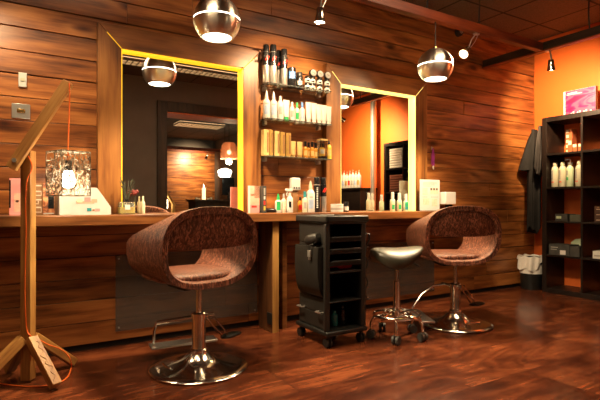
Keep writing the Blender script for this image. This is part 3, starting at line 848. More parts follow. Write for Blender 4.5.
# ------------------------------------------------------------------ product helpers
def bottle(name,label,cat,loc,r,h,mat,capmat=None,shape='round',group=None,caph=.03,capr=None,marks=(),depth=.8,rz=0):
    """round: shouldered bottle; can: straight aerosol; flat: oval bottle; pump; spray"""
    t=thing(name,label,cat,loc,rz,group)
    sx,sy=(1,1) if shape not in('flat','tube') else (1,depth)
    capr=capr or r*.45
    hb=h-caph
    if shape=='can':
        pr=[(.0005,0),(r*.94,0),(r,.004),(r,hb-.012),(r*.86,hb),(.0005,hb)]
        obj('body',MB().lathe(pr,20,cap=False),mat,t)
        obj('cap',MB().lathe([(.0005,hb),(r*.90,hb),(r*.90,h-.004),(r*.82,h),(.0005,h)],20,cap=False),capmat,t)
    elif shape=='tube':
        vs=[];fs=[];n=20;m=8
        for k in range(m+1):
            u=k/m; z=caph+hb*u
            for i in range(n):
                a=2*pi*i/n
                vs.append((r*(.82+.18*u)*cos(a),r*.62*(1-u*.93)*sin(a),z))
        for k in range(m):
            for i in range(n): fs.append((k*n+i,k*n+(i+1)%n,(k+1)*n+(i+1)%n,(k+1)*n+i))
        fs.append(tuple(range(n-1,-1,-1)));fs.append(tuple(m*n+i for i in range(n)))
        obj('body',MB().add(vs,fs),mat,t)
        obj('cap',MB().lathe([(.0005,0),(r*.7,0),(r*.7,caph),(.0005,caph)],18,cap=False,sy=.75),capmat,t)
    else:
        pr=[(.0005,0),(r*.92,0),(r,.006),(r,hb*.78),(r*.9,hb*.87),(r*.5,hb*.96),(r*.38,hb),(.0005,hb)]
        obj('body',MB().lathe(pr,20,cap=False,sx=sx,sy=sy),mat,t)
        if shape in('round','flat'):
            obj('cap',MB().lathe([(.0005,hb-.002),(capr,hb-.002),(capr*.92,h-.003),(capr*.7,h),(.0005,h)],16,cap=False),capmat,t)
        elif shape=='nozzle':
            obj('cap',MB().lathe([(.0005,hb-.002),(capr,hb-.002),(capr,hb+caph*.3),(capr*.35,h),(.0005,h)],16,cap=False),capmat,t)
        elif shape=='pump':
            obj('pump',MB().lathe([(.0005,hb-.002),(capr,hb-.002),(capr,hb+caph*.4),(capr*.35,hb+caph*.45),(capr*.35,h),(.0005,h)],12,cap=False).tube([(0,0,h-.004),(-r*.5,-r*.3,h-.002),(-r*1.1,-r*.7,h-.010)],[.006,.006,.004],8),capmat,t)
        elif shape=='spray':
            obj('trigger_head',MB().lathe([(.0005,hb-.002),(capr,hb-.002),(capr*.8,hb+caph*.4),(.0005,hb+caph*.4)],12,cap=False)
               .cbox((-.006,0,h-.012),(.052,.022,.022)).tube([(-.02,0,h-.02),(-.028,0,h-.045),(-.022,0,h-.06)],.005,8).cyl((-.03,0,h-.011),(-.04,0,h-.011),.007,10),capmat,t,bevel=.002)
    for (z0,z1,hw,m_,nm) in marks:           # printed patches wrapped on the front (-y) of the body
        mb=MB(); vs=[];fs=[];n=8; R=r*1.004+.0006
        am=math.asin(min(.98,hw/R))
        for zz in (z0,z1):
            for i in range(n+1):
                a=-pi/2-.40-am+2*am*i/n
                vs.append((R*cos(a)*sx,R*sin(a)*sy,zz))
        for i in range(n): fs.append((i,i+1,n+2+i,n+1+i))
        obj(nm,mb.add(vs,fs),m_,t)
    return t
def slash(t,r,z):
    """two slanted red brush strokes printed round the front of the can"""
    m=MB()
    for dx in (-.010,.006):
        vs=[];fs=[];n=6;R=r+.0012
        for i in range(n+1):
            u=i/n; a=-pi/2-.45+ (dx*.9+u*.024)/r*1.0
            for w in (-1,1): 
                vs.append((R*cos(a),R*sin(a),z+u*.034+w*.0085*(1-.5*abs(2*u-1))))
        for i in range(n): fs.append((2*i,2*i+1,2*i+3,2*i+2))
        m.add(vs,fs)
    o=obj('red_marks',m,RED,t); return o
def carton(name,label,cat,loc,d,mat,rz=0,group=None,marks=(),bevel=.0015,rx=0):
    """d=(w,depth,h); marks: (x0,x1,z0,z1,mat,name) on the front face"""
    t=thing(name,label,cat,loc,rz,group)
    if rx: t.rotation_euler=(rx,0,rz)
    obj('box' if name!='book' else 'cover',MB().box(-d[0]/2,d[0]/2,-d[1]/2,d[1]/2,0,d[2]),mat,t,bevel=bevel,smooth=0)
    for (a,b,c,e,m_,nm) in marks:
        obj(nm,MB().box(-d[0]/2+a*d[0],-d[0]/2+b*d[0],-d[1]/2-.0008,-d[1]/2+.0004,c*d[2],e*d[2]),m_,t,smooth=0)
    return t

# ------------------------------------------------------------------ glass shelves
SX0,SX1=1.652,2.238; SY0,SY1=3.185,WY-.024
SZ=[1.872,1.603,1.318]
for k,(z,w) in enumerate(zip(SZ,('top','middle','lowest'))):
    t=thing('glass_shelf','%s of the three glass shelves between the two mirrors'%w,'shelf',((SX0+SX1)/2,SY1,z-.008),0)
    hw=(SX1-SX0)/2
    obj('glass_sheet',MB().box(-hw,hw,SY0-SY1,0,0,.008),GLASS,t,bevel=.001,smooth=0)
    for s in (-1,1):
        obj('bracket',MB().box(s*hw*.86-.011,s*hw*.86+.011,-.05,0,-.028,-.001),WHITEPL if s<0 else SILVER,t,bevel=.003)
t=thing('coat_hook','small dark iron bracket sticking out beside the left end of the top glass shelf','hook',(1.648,WY-.024,2.06))
obj('arm',MB().tube([(0,0,-.02),(0,-.05,-.005),(0,-.10,0),(-.02,-.155,.003)],.008,8),BLACKPL,t)
obj('upright',MB().box(-.010,.002,-.012,0,-1.16,.0),BLACKPL,t,smooth=0)

Y1=3.235; YB=3.29
# top shelf: hairsprays
for k,(px,y,h,r,lb) in enumerate(((266,Y1,.292,.026,'leftmost black and silver hairspray can with red strokes on the top glass shelf'),
        (273.2,Y1-.005,.300,.0285,'widest black and silver hairspray can with red strokes, second from left on top glass shelf'),
        (278.8,YB,.285,.025,'hairspray can with red strokes half hidden in the row on top glass shelf'),
        (284,Y1,.285,.027,'rightmost black and silver hairspray can with red strokes, beside the blue-printed tub'))):
    t=bottle('hairspray_can',lb,'hairspray',(ax(px,y),y,SZ[0]),r,h,SILVER,BLACKSH,'can','hairspray cans on the top shelf',.055)
    obj('black_band',MB().lathe([(r+.0012,h*.46),(r+.0012,h*.80)],20,cap=False),BLACKSH,t)
    slash(t,r+.0016,h*.58)
t=bottle('styling_tub','black tub with a blue and white print on the top glass shelf','tub',(ax(291.8,Y1),Y1,SZ[0]),.036,.15,BLACKSH,BLACKSH,'can',None,.03,marks=((.06,.115,.026,BLUE,'print'),(.066,.082,.014,WHITEPL,'print'),(.09,.105,.012,WHITEPL,'print')))
t=bottle('styling_tub','black tub with green and white print on the top glass shelf','tub',(ax(299.5,Y1),Y1,SZ[0]),.027,.125,BLACKSH,GREYPL,'can',None,.03,marks=((.02,.055,.018,WHITEPL,'print'),(.03,.042,.012,GREEN,'print')))
for k,(px,w) in enumerate(((307.5,'nearest the green-printed tub'),(312.5,'under the leftmost round tin'),(319.5,'under the middle round tin'),(327,'at the right end of the top glass shelf'))):
    for lv in (0,1):
        bottle('wax_jar','%s black and white wax jar %s'%('upper' if lv else 'lower',w),'jar',(ax(px,Y1),Y1,SZ[0]+lv*.053),.0245,.052,WHITEPL,BLACKSH,'can','stacked wax jars',.02,marks=((.006,.018,.012,BLACKSH,'print'),))
    if k:
        t=thing('wax_tin','%s of three round silver-lidded tins standing on edge atop the jars'%('leftmost','middle','rightmost')[k-1],'tin',(ax(px,Y1),Y1-.004,SZ[0]+.1055+.032),0,'round tins on the jars')
        M=Matrix.Rotation(pi/2,4,'X')
        obj('rim',MB().lathe([(.0005,-.012),(.032,-.012),(.032,.010),(.0285,.012),(.0005,.012)],24,M=M,cap=False),BLACKSH,t)
        obj('lid',MB().lathe([(.0005,.0115),(.0275,.0115),(.0265,.0145),(.0005,.015)],24,M=M,cap=False),SILVER,t)
        obj('print',MB().box(-.013,.013,-.0158,-.0145,-.006,.006,Matrix.Rotation(.3,4,'Y')),TEXTGREY,t,smooth=0)
# middle shelf: white bottles
z=SZ[1]
for px,lb in ((266.6,'leftmost tall white bottle with slate blue print on middle glass shelf'),(273.6,'second tall white bottle with slate blue print on middle glass shelf')):
    bottle('shampoo_bottle',lb,'bottle',(ax(px,Y1),Y1,z),.028,.215,WHITEPL,WHITEPL,'nozzle','tall white bottles with blue print',.06,marks=((.03,.095,.017,PALEBLUE,'print'),(.105,.115,.012,TEXTGREY,'print')))
bottle('shampoo_bottle','white bottle with fine grey print left of the green-ended tube','bottle',(ax(280.3,Y1),Y1,z),.025,.185,WHITEPL,WHITEPL,'round',None,.03,marks=((.04,.10,.013,TEXTGREY,'print'),))
bottle('cream_tube','white standing tube with a green cap at its foot','tube',(ax(286.3,Y1-.01),Y1-.01,z),.028,.16,WHITEPL,GREEN,'tube',None,.026)
bottle('shampoo_bottle','short white bottle just right of the green-footed tube','bottle',(ax(292,Y1),Y1,z),.022,.15,WHITEPL,WHITEPL,'round',None,.03,marks=((.03,.08,.012,TEXTGREY,'print'),))
bottle('shampoo_bottle','white bottle with a green top on middle glass shelf','bottle',(ax(297,YB),YB,z),.022,.165,WHITEPL,GREEN,'round',None,.04,marks=((.03,.08,.012,GREEN,'print'),))
bottle('shampoo_bottle','white bottle with a blue top on middle glass shelf','bottle',(ax(302.2,YB-.03),YB-.03,z),.022,.165,WHITEPL,BLUE,'round',None,.04,marks=((.03,.07,.012,PALEBLUE,'print'),))
for k,px in enumerate((308.5,314,319.2,324,328.8)):
    bottle('cream_tube','%s plain white tube at the right of the middle glass shelf'%('first','second','third','fourth','last')[k],'tube',(ax(px,Y1-.01*(k%2)),Y1-.01*(k%2),z),.0262,.166-.003*k,WHITEPL,WHITEPL,'tube','plain white tubes',.028,marks=())
# lowest shelf: gold cartons and oils
z=SZ[2]
for k,(px,h,w) in enumerate(((265,.197,.043),(269.8,.197,.03),(275.6,.192,.042),(281.2,.188,.042),(287,.186,.044))):
    carton('gold_carton','%s tall gold carton on the lowest glass shelf'%('leftmost','second','third','fourth','rightmost')[k],'carton',(ax(px,Y1),Y1,z),(w,.05,h),GOLDLT if k in(0,2) else GOLD,0,'tall gold cartons',((.62,.9,.12,.9,CARD,'print'),))
for k,px in enumerate((293,299.8)):
    bottle('cream_tube','%s small gold tube right of the gold cartons'%('left','right')[k],'tube',(ax(px,Y1),Y1,z),.026,.128,GOLDLT,GOLD,'tube','small gold tubes',.02,marks=())
for k,px in enumerate((305.4,308.6,312.2,315.6)):
    y=Y1 if k%2==0 else YB-.01
    bottle('oil_bottle','%s amber oil bottle with black cap on the lowest glass shelf'%('leftmost','second','third','rightmost')[k],'bottle',(ax(px,y),y,z),.020,.135,AMBER,BLACKSH,'round','amber oil bottles',.04,.011,marks=((.02,.06,.012,GOLDLT,'label'),))
t=carton('display_box','clear display box holding a yellow bottle on the lowest glass shelf','display box',(ax(322.3,Y1),Y1,z),(.062,.06,.150),ACRYLIC,0)
obj('lid',MB().box(-.034,.034,-.033,.033,.150,.162),GOLDLT,t,smooth=0)
obj('plinth',MB().box(-.027,.027,-.026,.026,.002,.022),BLACKSH,t,smooth=0)
bottle('oil_bottle','yellow bottle with pale label inside the clear display box','bottle',(ax(322.3,Y1),Y1,z+.0225),.020,.105,YELLOWB,BLACKSH,'round',None,.03,marks=((.02,.055,.014,PAPER,'label'),))
bottle('oil_bottle','bright yellow bottle at the right end of lowest glass shelf','bottle',(ax(328.9,Y1),Y1,z),.022,.155,YELLOWB,BLACKSH,'round',None,.03,marks=((.03,.08,.014,GOLDLT,'label'),))

# ------------------------------------------------------------------ on the counter, between the mirrors
z=CZT
YC=3.18
t=carton('magazine','upright magazine with a close-up face on its cover beside the left mirror','magazine',(ax(253.6,3.17),3.17,z),(.088,.012,.20),PINK,radians(-6),None,((0,.16,0,1,PAPER,'white_edge'),(.16,1,.30,1,SKIN,'face_print'),(.55,1,.55,1,CARD,'hair_print'),(.25,.52,.63,.69,CARD,'eye_print'),(.3,.75,.2,.27,RED,'lip_print')))
carton('book','thin dark book with a multicoloured spine behind the face magazine','book',(ax(260.3,3.21),3.21,z),(.032,.14,.20),GREYCARD,0,None,((.3,.7,.1,.25,YELLOWB,'spine_print'),(.3,.7,.3,.45,RED,'spine_print'),(.3,.7,.5,.62,PAPER,'spine_print'),(.3,.7,.66,.92,TEXTGREY,'spine_print')))
t=thing('hair_clipper','flat black clipper lying on counter right of the face magazine','clipper',(ax(269.5,3.17),3.17,z),radians(8))
obj('body',MB().tube([(-.07,0,.018),(-.03,0,.019),(.03,0,.018),(.055,0,.016)],[.014,.017,.016,.012],12),BLACKSH,t)
obj('blade',MB().box(.055,.075,-.014,.014,.008,.022),SILVER,t,bevel=.002)
obj('cord',MB().tube([(-.07,0,.016),(-.085,.02,.006),(-.06,.045,.005),(0,.05,.005),(.06,.045,.005)],.004,6),BLACKCORD,t)
bottle('lotion_bottle','white bottle with green label and green pointed cap on the counter','bottle',(ax(278.3,YC),YC,z),.026,.145,WHITEPL,GREEN,'nozzle',None,.045,marks=((.02,.085,.015,GREEN,'label'),))
bottle('lotion_bottle','pale beige bottle right of the green-capped bottle','bottle',(ax(283.8,YC),YC,z),.0205,.145,BEIGEP,TEXTGREY,'round',None,.035)
bottle('spray_bottle','white trigger spray bottle with black print on the counter','spray bottle',(ax(289.8,YC-.02),YC-.02,z),.0245,.185,WHITEPL,WHITEPL,'spray',None,.055,marks=((.04,.085,.009,BLACKSH,'print'),))
t=thing('power_socket','white rounded triple socket block on a brown post behind the counter bottles','socket',(ax(294.6,3.29),3.29,z))
obj('post',MB().box(-.022,.022,-.015,.015,0,.18),CARD,t,bevel=.003,smooth=0)
obj('socket_block',MB().box(-.042,.042,-.032,.02,.172,.277),WHITEPL,t,bevel=.014,seg=3)
so=MB()
for dx in (-.022,0,.022): so.box(dx-.006,dx+.006,-.0335,-.031,.188,.202)
obj('socket_holes',so,BLACKPL,t,smooth=0)
bottle('oil_bottle','small dark amber bottle with red label behind the blue-capped bottle','bottle',(ax(300.2,3.25),3.25,z),.021,.125,AMBER,BLACKSH,'round',None,.03,marks=((.02,.06,.015,RED,'label'),))
bottle('lotion_bottle','clear grey bottle with a dark teal cap on the counter','bottle',(ax(304.8,YC),YC,z),.021,.165,CREAMPL,TEAL,'round',None,.045,.012,marks=((.03,.08,.012,TEXTGREY,'label'),))
bottle('shampoo_bottle','tall white bottle with slate blue print standing on the counter','bottle',(ax(310.6,YC),YC,z),.034,.25,WHITEPL,CREAMPL,'nozzle',None,.065,marks=((.03,.10,.019,PALEBLUE,'print'),(.115,.125,.014,TEXTGREY,'print')))
t=bottle('mousse_can','tall all-black can with white lettering standing on the counter','can',(ax(317,YC-.01),YC-.01,z),.0265,.28,BLACKSH,BLACKSH,'can',None,.05)
mm=MB()
for k in range(12): mm.box(-.018,-.004+.004*(k%3),-.0255,-.0205,.035+k*.014,.043+k*.014)
obj('lettering',mm,PAPER,t,smooth=0)
obj('cap_band',MB().lathe([(.0268,.215),(.0268,.222)],20,cap=False),SILVER,t)
r=.0255;h=.278
t=bottle('hairspray_can','black and silver hairspray can with red strokes standing on the counter','hairspray',(ax(323.2,YC),YC,z),r,h,SILVER,BLACKSH,'can',None,.055)
obj('black_band',MB().lathe([(r+.0012,h*.46),(r+.0012,h*.80)],20,cap=False),BLACKSH,t); slash(t,r+.0016,h*.58)
t=thing('white_tub','low white tub with grey print in front of the right mirror','tub',(ax(337,3.15),3.15,z))
obj('body',MB().lathe([(.0005,0),(.048,0),(.052,.004),(.052,.052),(.048,.056),(.0005,.056)],28,cap=False),WHITEPL,t)
obj('print',MB().lathe([(.0526,.018),(.0526,.036)],28,cap=False),TEXTGREY,t)
obj('lid',MB().lathe([(.0005,.056),(.053,.056),(.053,.063),(.05,.066),(.0005,.066)],28,cap=False),WHITEPL,t)
bottle('styling_tub','small black jar with a white label right of the low white tub','jar',(ax(346,3.2),3.2,z),.024,.085,BLACKSH,BLACKSH,'can',None,.025,marks=((.012,.045,.018,PAPER,'label'),))

# ------------------------------------------------------------------ on the counter, under the left mirror and beyond
t=carton('pink_box','tall pink box with a dark spine standing left of the lamp post','box',(ax(16,3.24),3.24,z),(.068,.05,.215),PINK,0,None,((0,.12,.2,.95,BLACKSH,'spine_print'),(.35,.9,.1,.6,SKIN,'print'),(.5,.7,.35,.42,RED,'print')))
t=carton('book','brown patterned book with pale angular lettering right of the lamp post','book',(ax(38,3.22),3.22,z),(.062,.03,.19),CARD,0,None,())
g=MB(); yy=-.0158
for (a,b,c,d) in ((.15,.8,.9,.94),(.15,.22,.72,.94),(.15,.8,.72,.76),(.73,.8,.60,.76),(.3,.8,.60,.63),(.15,.8,.46,.5),(.15,.22,.34,.5),(.15,.55,.34,.37),(.48,.55,.34,.44),(.15,.8,.22,.26),(.73,.8,.1,.26),(.2,.8,.08,.11)):
    g.box(-.031+a*.062,-.031+b*.062,yy,yy+.001,c*.19,d*.19)
obj('lettering',g,BEIGEP,t,smooth=0)
carton('book','book with a dark and orange collage cover beside the patterned book','book',(ax(48.6,3.21),3.21,z),(.062,.024,.19),COVER,0,None,((.05,.95,.03,.07,PAPER,'title_line'),(.45,.95,.2,.62,BLACKSH,'figure_print')))
carton('book','plain brown book right of the collage-covered book','book',(ax(58,3.25),3.25,z),(.05,.03,.19),CARD,0)
# leaflet dispenser: white angled side profile
t=thing('leaflet_holder','white angled card leaflet holder on the counter beside the lamp shade','leaflet holder',(ax(85,3.17),3.17,z))
w=.145
prof=[(-w,0),(w*.98,0),(w*.98,.045),(w*.42,.165),(-w*.45,.165),(-w,.14)]
Mx=Matrix(((1,0,0,0),(0,0,1,0),(0,1,0,0),(0,0,0,1)))
obj('card_body',MB().prism([(a,b) for a,b in prof],-.05,.05,Mx),WHITEPL,t,bevel=.001,smooth=0)
g=MB()
obj('printed_swatch',MB().box(-.055,.045,-.0512,-.0500,.068,.085),SKIN,t,smooth=0)
for k,(a,b,c,d,m_) in enumerate(((-.05,-.02,.075,.098,PALEGREEN),(-.01,.025,.078,.106,PINK),(.03,.062,.074,.096,SKIN),(.005,.03,.022,.042,TEAL),(.05,.078,.022,.038,PINK),(.035,.048,.024,.034,CARD))):
    obj('picture_print',MB().box(a,b,-.0518,-.0511,c,d),m_,t,smooth=0)
# reed diffuser
t=thing('reed_diffuser','square glass reed diffuser with dark reeds in front of the nearer mirror','diffuser',(ax(126.5,3.2),3.2,z))
obj('glass_jar',MB().box(-.048,.048,-.035,.035,0,.078),GLASS,t,bevel=.006)
obj('liquid',MB().box(-.042,.042,-.029,.029,.008,.045),YELLOWB,t,smooth=0)
obj('label',MB().box(-.016,.016,-.0362,-.0352,.03,.062),PAPER,t,smooth=0)
obj('neck',MB().lathe([(.0005,.076),(.017,.076),(.017,.096),(.0005,.098)],16,cap=False),BLACKSH,t)
rd=MB(); rr=random.Random(2)
for k in range(16):
    a=rr.random()*6.28; q=.02+rr.random()*.03; hh=.18+rr.random()*.06
    rd.tube([(.006*cos(a),.006*sin(a),.09),(q*cos(a)*.5,q*sin(a)*.5,.09+(hh-.09)*.5),(q*cos(a),q*sin(a),hh)],.0022,5)
obj('reeds',rd,STEM,t)
t=thing('dried_flower','dark red dried flower on a thin stem behind the reed diffuser','flower',(ax(134.5,3.26),3.26,z))
obj('stem',MB().tube([(0,0,.0),(.005,.0,.07),(.0,0,.135)],.003,6),STEM,t)
fl_=MB()
for k in range(9):
    a=k*2.4; fl_.sphere((.016*cos(a)*(k%3)/2,.012*sin(a),.14+.010*sin(k*1.7)),.013,8,6)
obj('blossom',fl_,plain('dark red petals',(.14,.014,.012),.6),t)
bottle('lotion_bottle','slim cream bottle between the dried flower and the mirror','bottle',(ax(143,3.28),3.28,z),.014,.12,CREAMPL,CREAMPL,'round',None,.03)
# right mirror foot
for k,(px,y) in enumerate(((392.6,3.17),(399.3,3.15),(406,3.17))):
    bottle('lotion_bottle',('small white bottle with green leaf print, leftmost of three below the right mirror','small white bottle with green leaf print, middle of three below the right mirror','small clear-sided bottle with dark green label, rightmost of three below the right mirror')[k],'bottle',(ax(px,y),y,z),.0235,.172-.008*k,CREAMPL if k<2 else PALEGREEN,WHITEPL,'round','three small bottles under the right mirror',.055,.014,marks=((.02,.06,.012,GREEN,'leaf_print'),(.065,.08,.018,PALEGREEN,'print')) if k<2 else ((.015,.085,.016,TEAL,'label'),(.04,.085,.010,GREEN,'print')))
# sign holder
t=thing('sign_holder','clear acrylic stand holding a white printed sheet beside the right mirror','sign holder',(ax(429.8,3.19),3.19,z),radians(-4))
hw=.122; hh=.295
obj('acrylic_sheet',MB().box(-hw-.006,hw+.006,.0015,.005,0,hh+.01),ACRYLIC,t,smooth=0)
obj('acrylic_foot',MB().box(-hw-.006,hw+.006,-.04,.05,0,.004),ACRYLIC,t,smooth=0)
obj('paper_sheet',MB().box(-hw,hw,-.0015,.001,.005,hh),PAPER,t,smooth=0)
g=MB()
for k,(zz,a,b) in enumerate(((.255,-.085,.09),(.244,-.085,.06),(.266,-.085,.085),(.232,-.085,.02),(.130,-.095,-.03),(.130,.01,.10))): g.box(a,b,-.0026,-.0014,zz,zz+.004)
obj('printed_lines',g,TEXTGREY,t,smooth=0)
for a,b,c,d,m_ in ((-.09,-.03,.150,.218,BEIGEP),(.005,.10,.160,.218,BEIGEP),(-.085,-.01,.058,.118,BEIGEP),(.025,.09,.043,.115,BEIGEP)):
    obj('picture_print',MB().box(a,b,-.0026,-.0014,c,d),m_,t,smooth=0)
for a in (.015,.05,.085): obj('picture_print',MB().box(a-.01,a+.01,-.0034,-.0025,.196,.216),GREYCARD,t,smooth=0)
t=thing('tissue_box','white box on a dark jar behind the sign holder','box',(ax(447,3.22),3.22,z+.062))
obj('box',MB().box(-.072,.072,-.05,.05,0,.12),PALEGREEN if False else WHITEPL,t,bevel=.006)
bottle('styling_tub','dark jar with pale print under the white box at the counter end','jar',(ax(449,3.22),3.22,z),.04,.061,BLACKSH,BLACKSH,'can',None,.012,marks=((.012,.04,.018,BEIGEP,'print'),))
# ribbon on a hook
t=thing('wall_hook','small pale hook screwed to the right frame plank side','hook',(ax(431.5,WY-.024),WY-.024,1.505))
obj('plate',MB().box(-.006,.006,-.004,0,-.018,.014),SILVER,t,bevel=.001)
obj('peg',MB().tube([(0,-.003,0),(0,-.016,-.006),(0,-.02,.004)],.003,8),SILVER,t)
t=thing('ribbon_tag','magenta ribbon tag with pale tips hanging from the small wall hook','ribbon',(ax(431.5,WY-.024),WY-.045,1.497))
obj('ribbon_loop',MB().tube([(0,.002,.003),(-.016,0,-.06),(-.019,0,-.15),(-.004,0,-.185),(.013,0,-.15),(.020,0,-.08),(.004,.002,.003)],.0045,8).tube([(0,.0,0),(.0,-.003,-.09),(.005,-.003,-.17)],[.006,.015,.008],8),PURPLE,t)
obj('tip',MB().tube([(-.004,-.002,-.17),(.002,-.004,-.205)],[.009,.005],8),BEIGEP,t)

# ------------------------------------------------------------------ switch and socket on the boards
t=thing('light_switch','white rocker light switch on the planks above the metal socket plate','switch',(ax(22.6,WY-.03),WY-.024,1.66))
obj('plate',MB().box(-.022,.022,-.012,0,0,.088),WHITEPL,t,bevel=.003)
obj('rocker',MB().box(-.010,.010,-.018,-.010,.034,.054),CREAMPL,t,bevel=.002)
t=thing('socket_plate','brushed metal socket plate on the planks below the white switch','socket',(ax(21,WY-.03),WY-.024,1.468))
obj('plate',MB().box(-.049,.049,-.010,0,0,.09),SILVER,t,bevel=.003)
obj('toggle',MB().box(-.022,.022,-.016,-.009,.034,.058),BRASS,t,bevel=.003)

# ------------------------------------------------------------------ cube shelving on the right wall
QX0,QX1=4.92,5.262; QY1=3.04; CELL=.358; OUT=.05; DIV=.02; NCOL=5; RH=.34
QW=NCOL*CELL+(NCOL-1)*DIV+2*OUT; QY0=QY1-QW
QH=5*RH+4*DIV+2*OUT
t=thing('cube_shelving','tall black-brown open cube shelving unit against the orange wall','shelving',(QX0,QY1,0))
q=lambda x0,x1,y0,y1,z0,z1: MB().box(x0-QX0,x1-QX0,y0-QY1,y1-QY1,z0,z1)
obj('side_panel',q(QX0,QX1,QY1-OUT,QY1,0,QH),BLACKBROWN,t,bevel=.002,smooth=0)
obj('side_panel',q(QX0,QX1,QY0,QY0+OUT,0,QH),BLACKBROWN,t,bevel=.002,smooth=0)
obj('top_panel',q(QX0,QX1,QY0+OUT,QY1-OUT,QH-OUT,QH),BLACKBROWN,t,bevel=.002,smooth=0)
obj('bottom_panel',q(QX0,QX1,QY0+OUT,QY1-OUT,0,OUT),BLACKBROWN,t,bevel=.002,smooth=0)
rowz=[OUT+k*(RH+DIV) for k in range(5)]            # floor of each row, from below
for k in range(1,5): obj('shelf',q(QX0+.004,QX1,QY0+OUT,QY1-OUT,rowz[k]-DIV,rowz[k]),BLACKBROWN,t,bevel=.001,smooth=0)
coly=[QY1-OUT-k*(CELL+DIV) for k in range(NCOL)]   # far edge of each column
for k in range(1,NCOL):
    for r in range(5):
        obj('divider',q(QX0+.004,QX1,coly[k],coly[k]+DIV,rowz[r],rowz[r]+RH),BLACKBROWN,t,bevel=.001,smooth=0)
def cellpt(col,row,u,dx): return (QX0+dx, coly[col]-u*CELL, rowz[row])      # row 0 lowest; u 0..1 from the far side
FACE=-pi/2      # front (-y) turned to face -x
def cbx(label,col,row,u,dx,d,mat,marks=(),dz=0,name='carton',cat='box',group=None):
    p=cellpt(col,row,u,dx); return carton(name,label,cat,(p[0],p[1],p[2]+dz),d,mat,FACE,group,marks)
# row 5 (top), first column: cartons
for k in range(5):
    cbx('%s rust carton in the stack at the back of the top left cube'%('lowest','second','middle','fourth','topmost')[k],0,4,.40,.22,(.07,.09,.052),REDCARD,((.1,.5,.2,.8,BEIGEP,'label'),),.0525*k,group='stacked rust cartons')
for k,(u,h) in enumerate(((.56,.13),(.70,.085),(.86,.085))):
    cbx('%s loose small carton with pale end in the top left cube'%('tallest','middle','rightmost')[k],0,4,u,.13,(.045,.08,h),REDCARD,((.1,.9,.62,.95,BEIGEP,'label'),),group='small cartons in the top cube')
for k in range(6):
    cbx('%s rust carton in the stack in the second top cube'%('lowest','second','third','fourth','fifth','topmost')[k],1,4,.55,.12,(.075,.09,.042),REDCARD,((.1,.5,.2,.8,BEIGEP,'label'),),.0425*k,group='rust cartons in the second cube')
# row 4: four tall white-green bottles
for k,u in enumerate((.13,.36,.58,.84)):
    p=cellpt(0,3,u,.085)
    sh='pump' if k==2 else 'round'
    bottle('shampoo_bottle',('leftmost tall cream bottle with red print in the cube shelving','second tall cream bottle with red print in the cube shelving','tall pale green pump bottle between cream bottles in the cube shelving','rightmost tall cream bottle with red print in the cube shelving')[k],'bottle',p,.036,.265 if k!=2 else .29,(CREAMPL,CREAMPL,PALEGREEN,CREAMPL)[k],(CREAMPL,CREAMPL,SILVER,CREAMPL)[k],sh,'tall bottles in the cube shelving',.03 if k!=2 else .06,.022,marks=((.05,.06,.02,RED,'print'),(.085,.18,.011,TEXTGREY,'print')) if k!=2 else ((.07,.10,.015,GREEN,'print'),(.12,.17,.011,TEXTGREY,'print')),rz=FACE)
for k in range(3):
    cbx('%s grey carton in the stack beside the tall cream bottles'%('lowest','middle','topmost')[k],1,3,.70,.09,(.12,.12,.045),GREYCARD,((.15,.5,.25,.7,PALEGREEN,'label'),),.0455*k,group='grey cartons')
# row 3
cbx('low dark box with green label in the middle left cube',0,2,.42,.10,(.13,.16,.075),GREYCARD,((.1,.5,.35,.7,PALEGREEN,'label'),))
cbx('low grey-green box at the right of the middle left cube',0,2,.82,.10,(.11,.16,.07),plain('grey green card',(.10,.11,.08),.5))
for k in range(3):
    cbx('%s brown box with pale lines in the stack in the second middle cube'%('lowest','middle','topmost')[k],1,2,.55,.09,(.18,.15,.052),plain('dark brown card %d'%k,(.09,.05,.035),.5),((.1,.9,.35,.5,BEIGEP,'label'),),.0525*k,group='brown boxes')
# row 2
cbx('dark box with a white square label in the cube above the floor row',0,1,.40,.08,(.22,.18,.115),GREYCARD,((.55,.82,.1,.5,PAPER,'label'),(.1,.45,.68,.76,TEXTGREY,'print'),(.1,.4,.5,.56,TEXTGREY,'print')))
cbx('plain dark box right of the white-labelled box',0,1,.855,.08,(.095,.18,.105),GREYCARD)
t=thing('folded_cloth','pale green cloth heaped behind the dark labelled boxes','cloth',cellpt(0,1,.62,.25))
obj('cloth_heap',MB().lathe([(.0005,0),(.085,0),(.09,.06),(.075,.13),(.04,.165),(.0005,.172)],24,cap=False,sx=.62,sy=1.15,fn=lambda r,z,a,k:r*(1+.10*sin(5*a+k)+.06*sin(9*a-2*k))),PALEGREEN,t)
cbx('white box in the second cube above the floor row',1,1,.45,.09,(.14,.15,.075),PAPER,((.1,.6,.3,.5,TEXTGREY,'print'),))
# towels, seen in the mirror, in the nearer columns
for col,row,m_,n_,w in ((4,4,TOWELW,8,'white'),(4,3,TOWELB,7,'brown')):
    for k in range(n_):
        p=cellpt(col,row,.5,.15)
        t=thing('folded_towel','folded %s towel, number %s up its stack in the near-end cube column'%(w,('one','two','three','four','five','six','seven','eight')[k]),'towel',(p[0],p[1],p[2]+.0375*k),FACE,'folded %s towels'%w)
        obj('fold',MB().box(-.14,.14,-.12,.12,.001,.0365),m_,t,bevel=.014,seg=3)
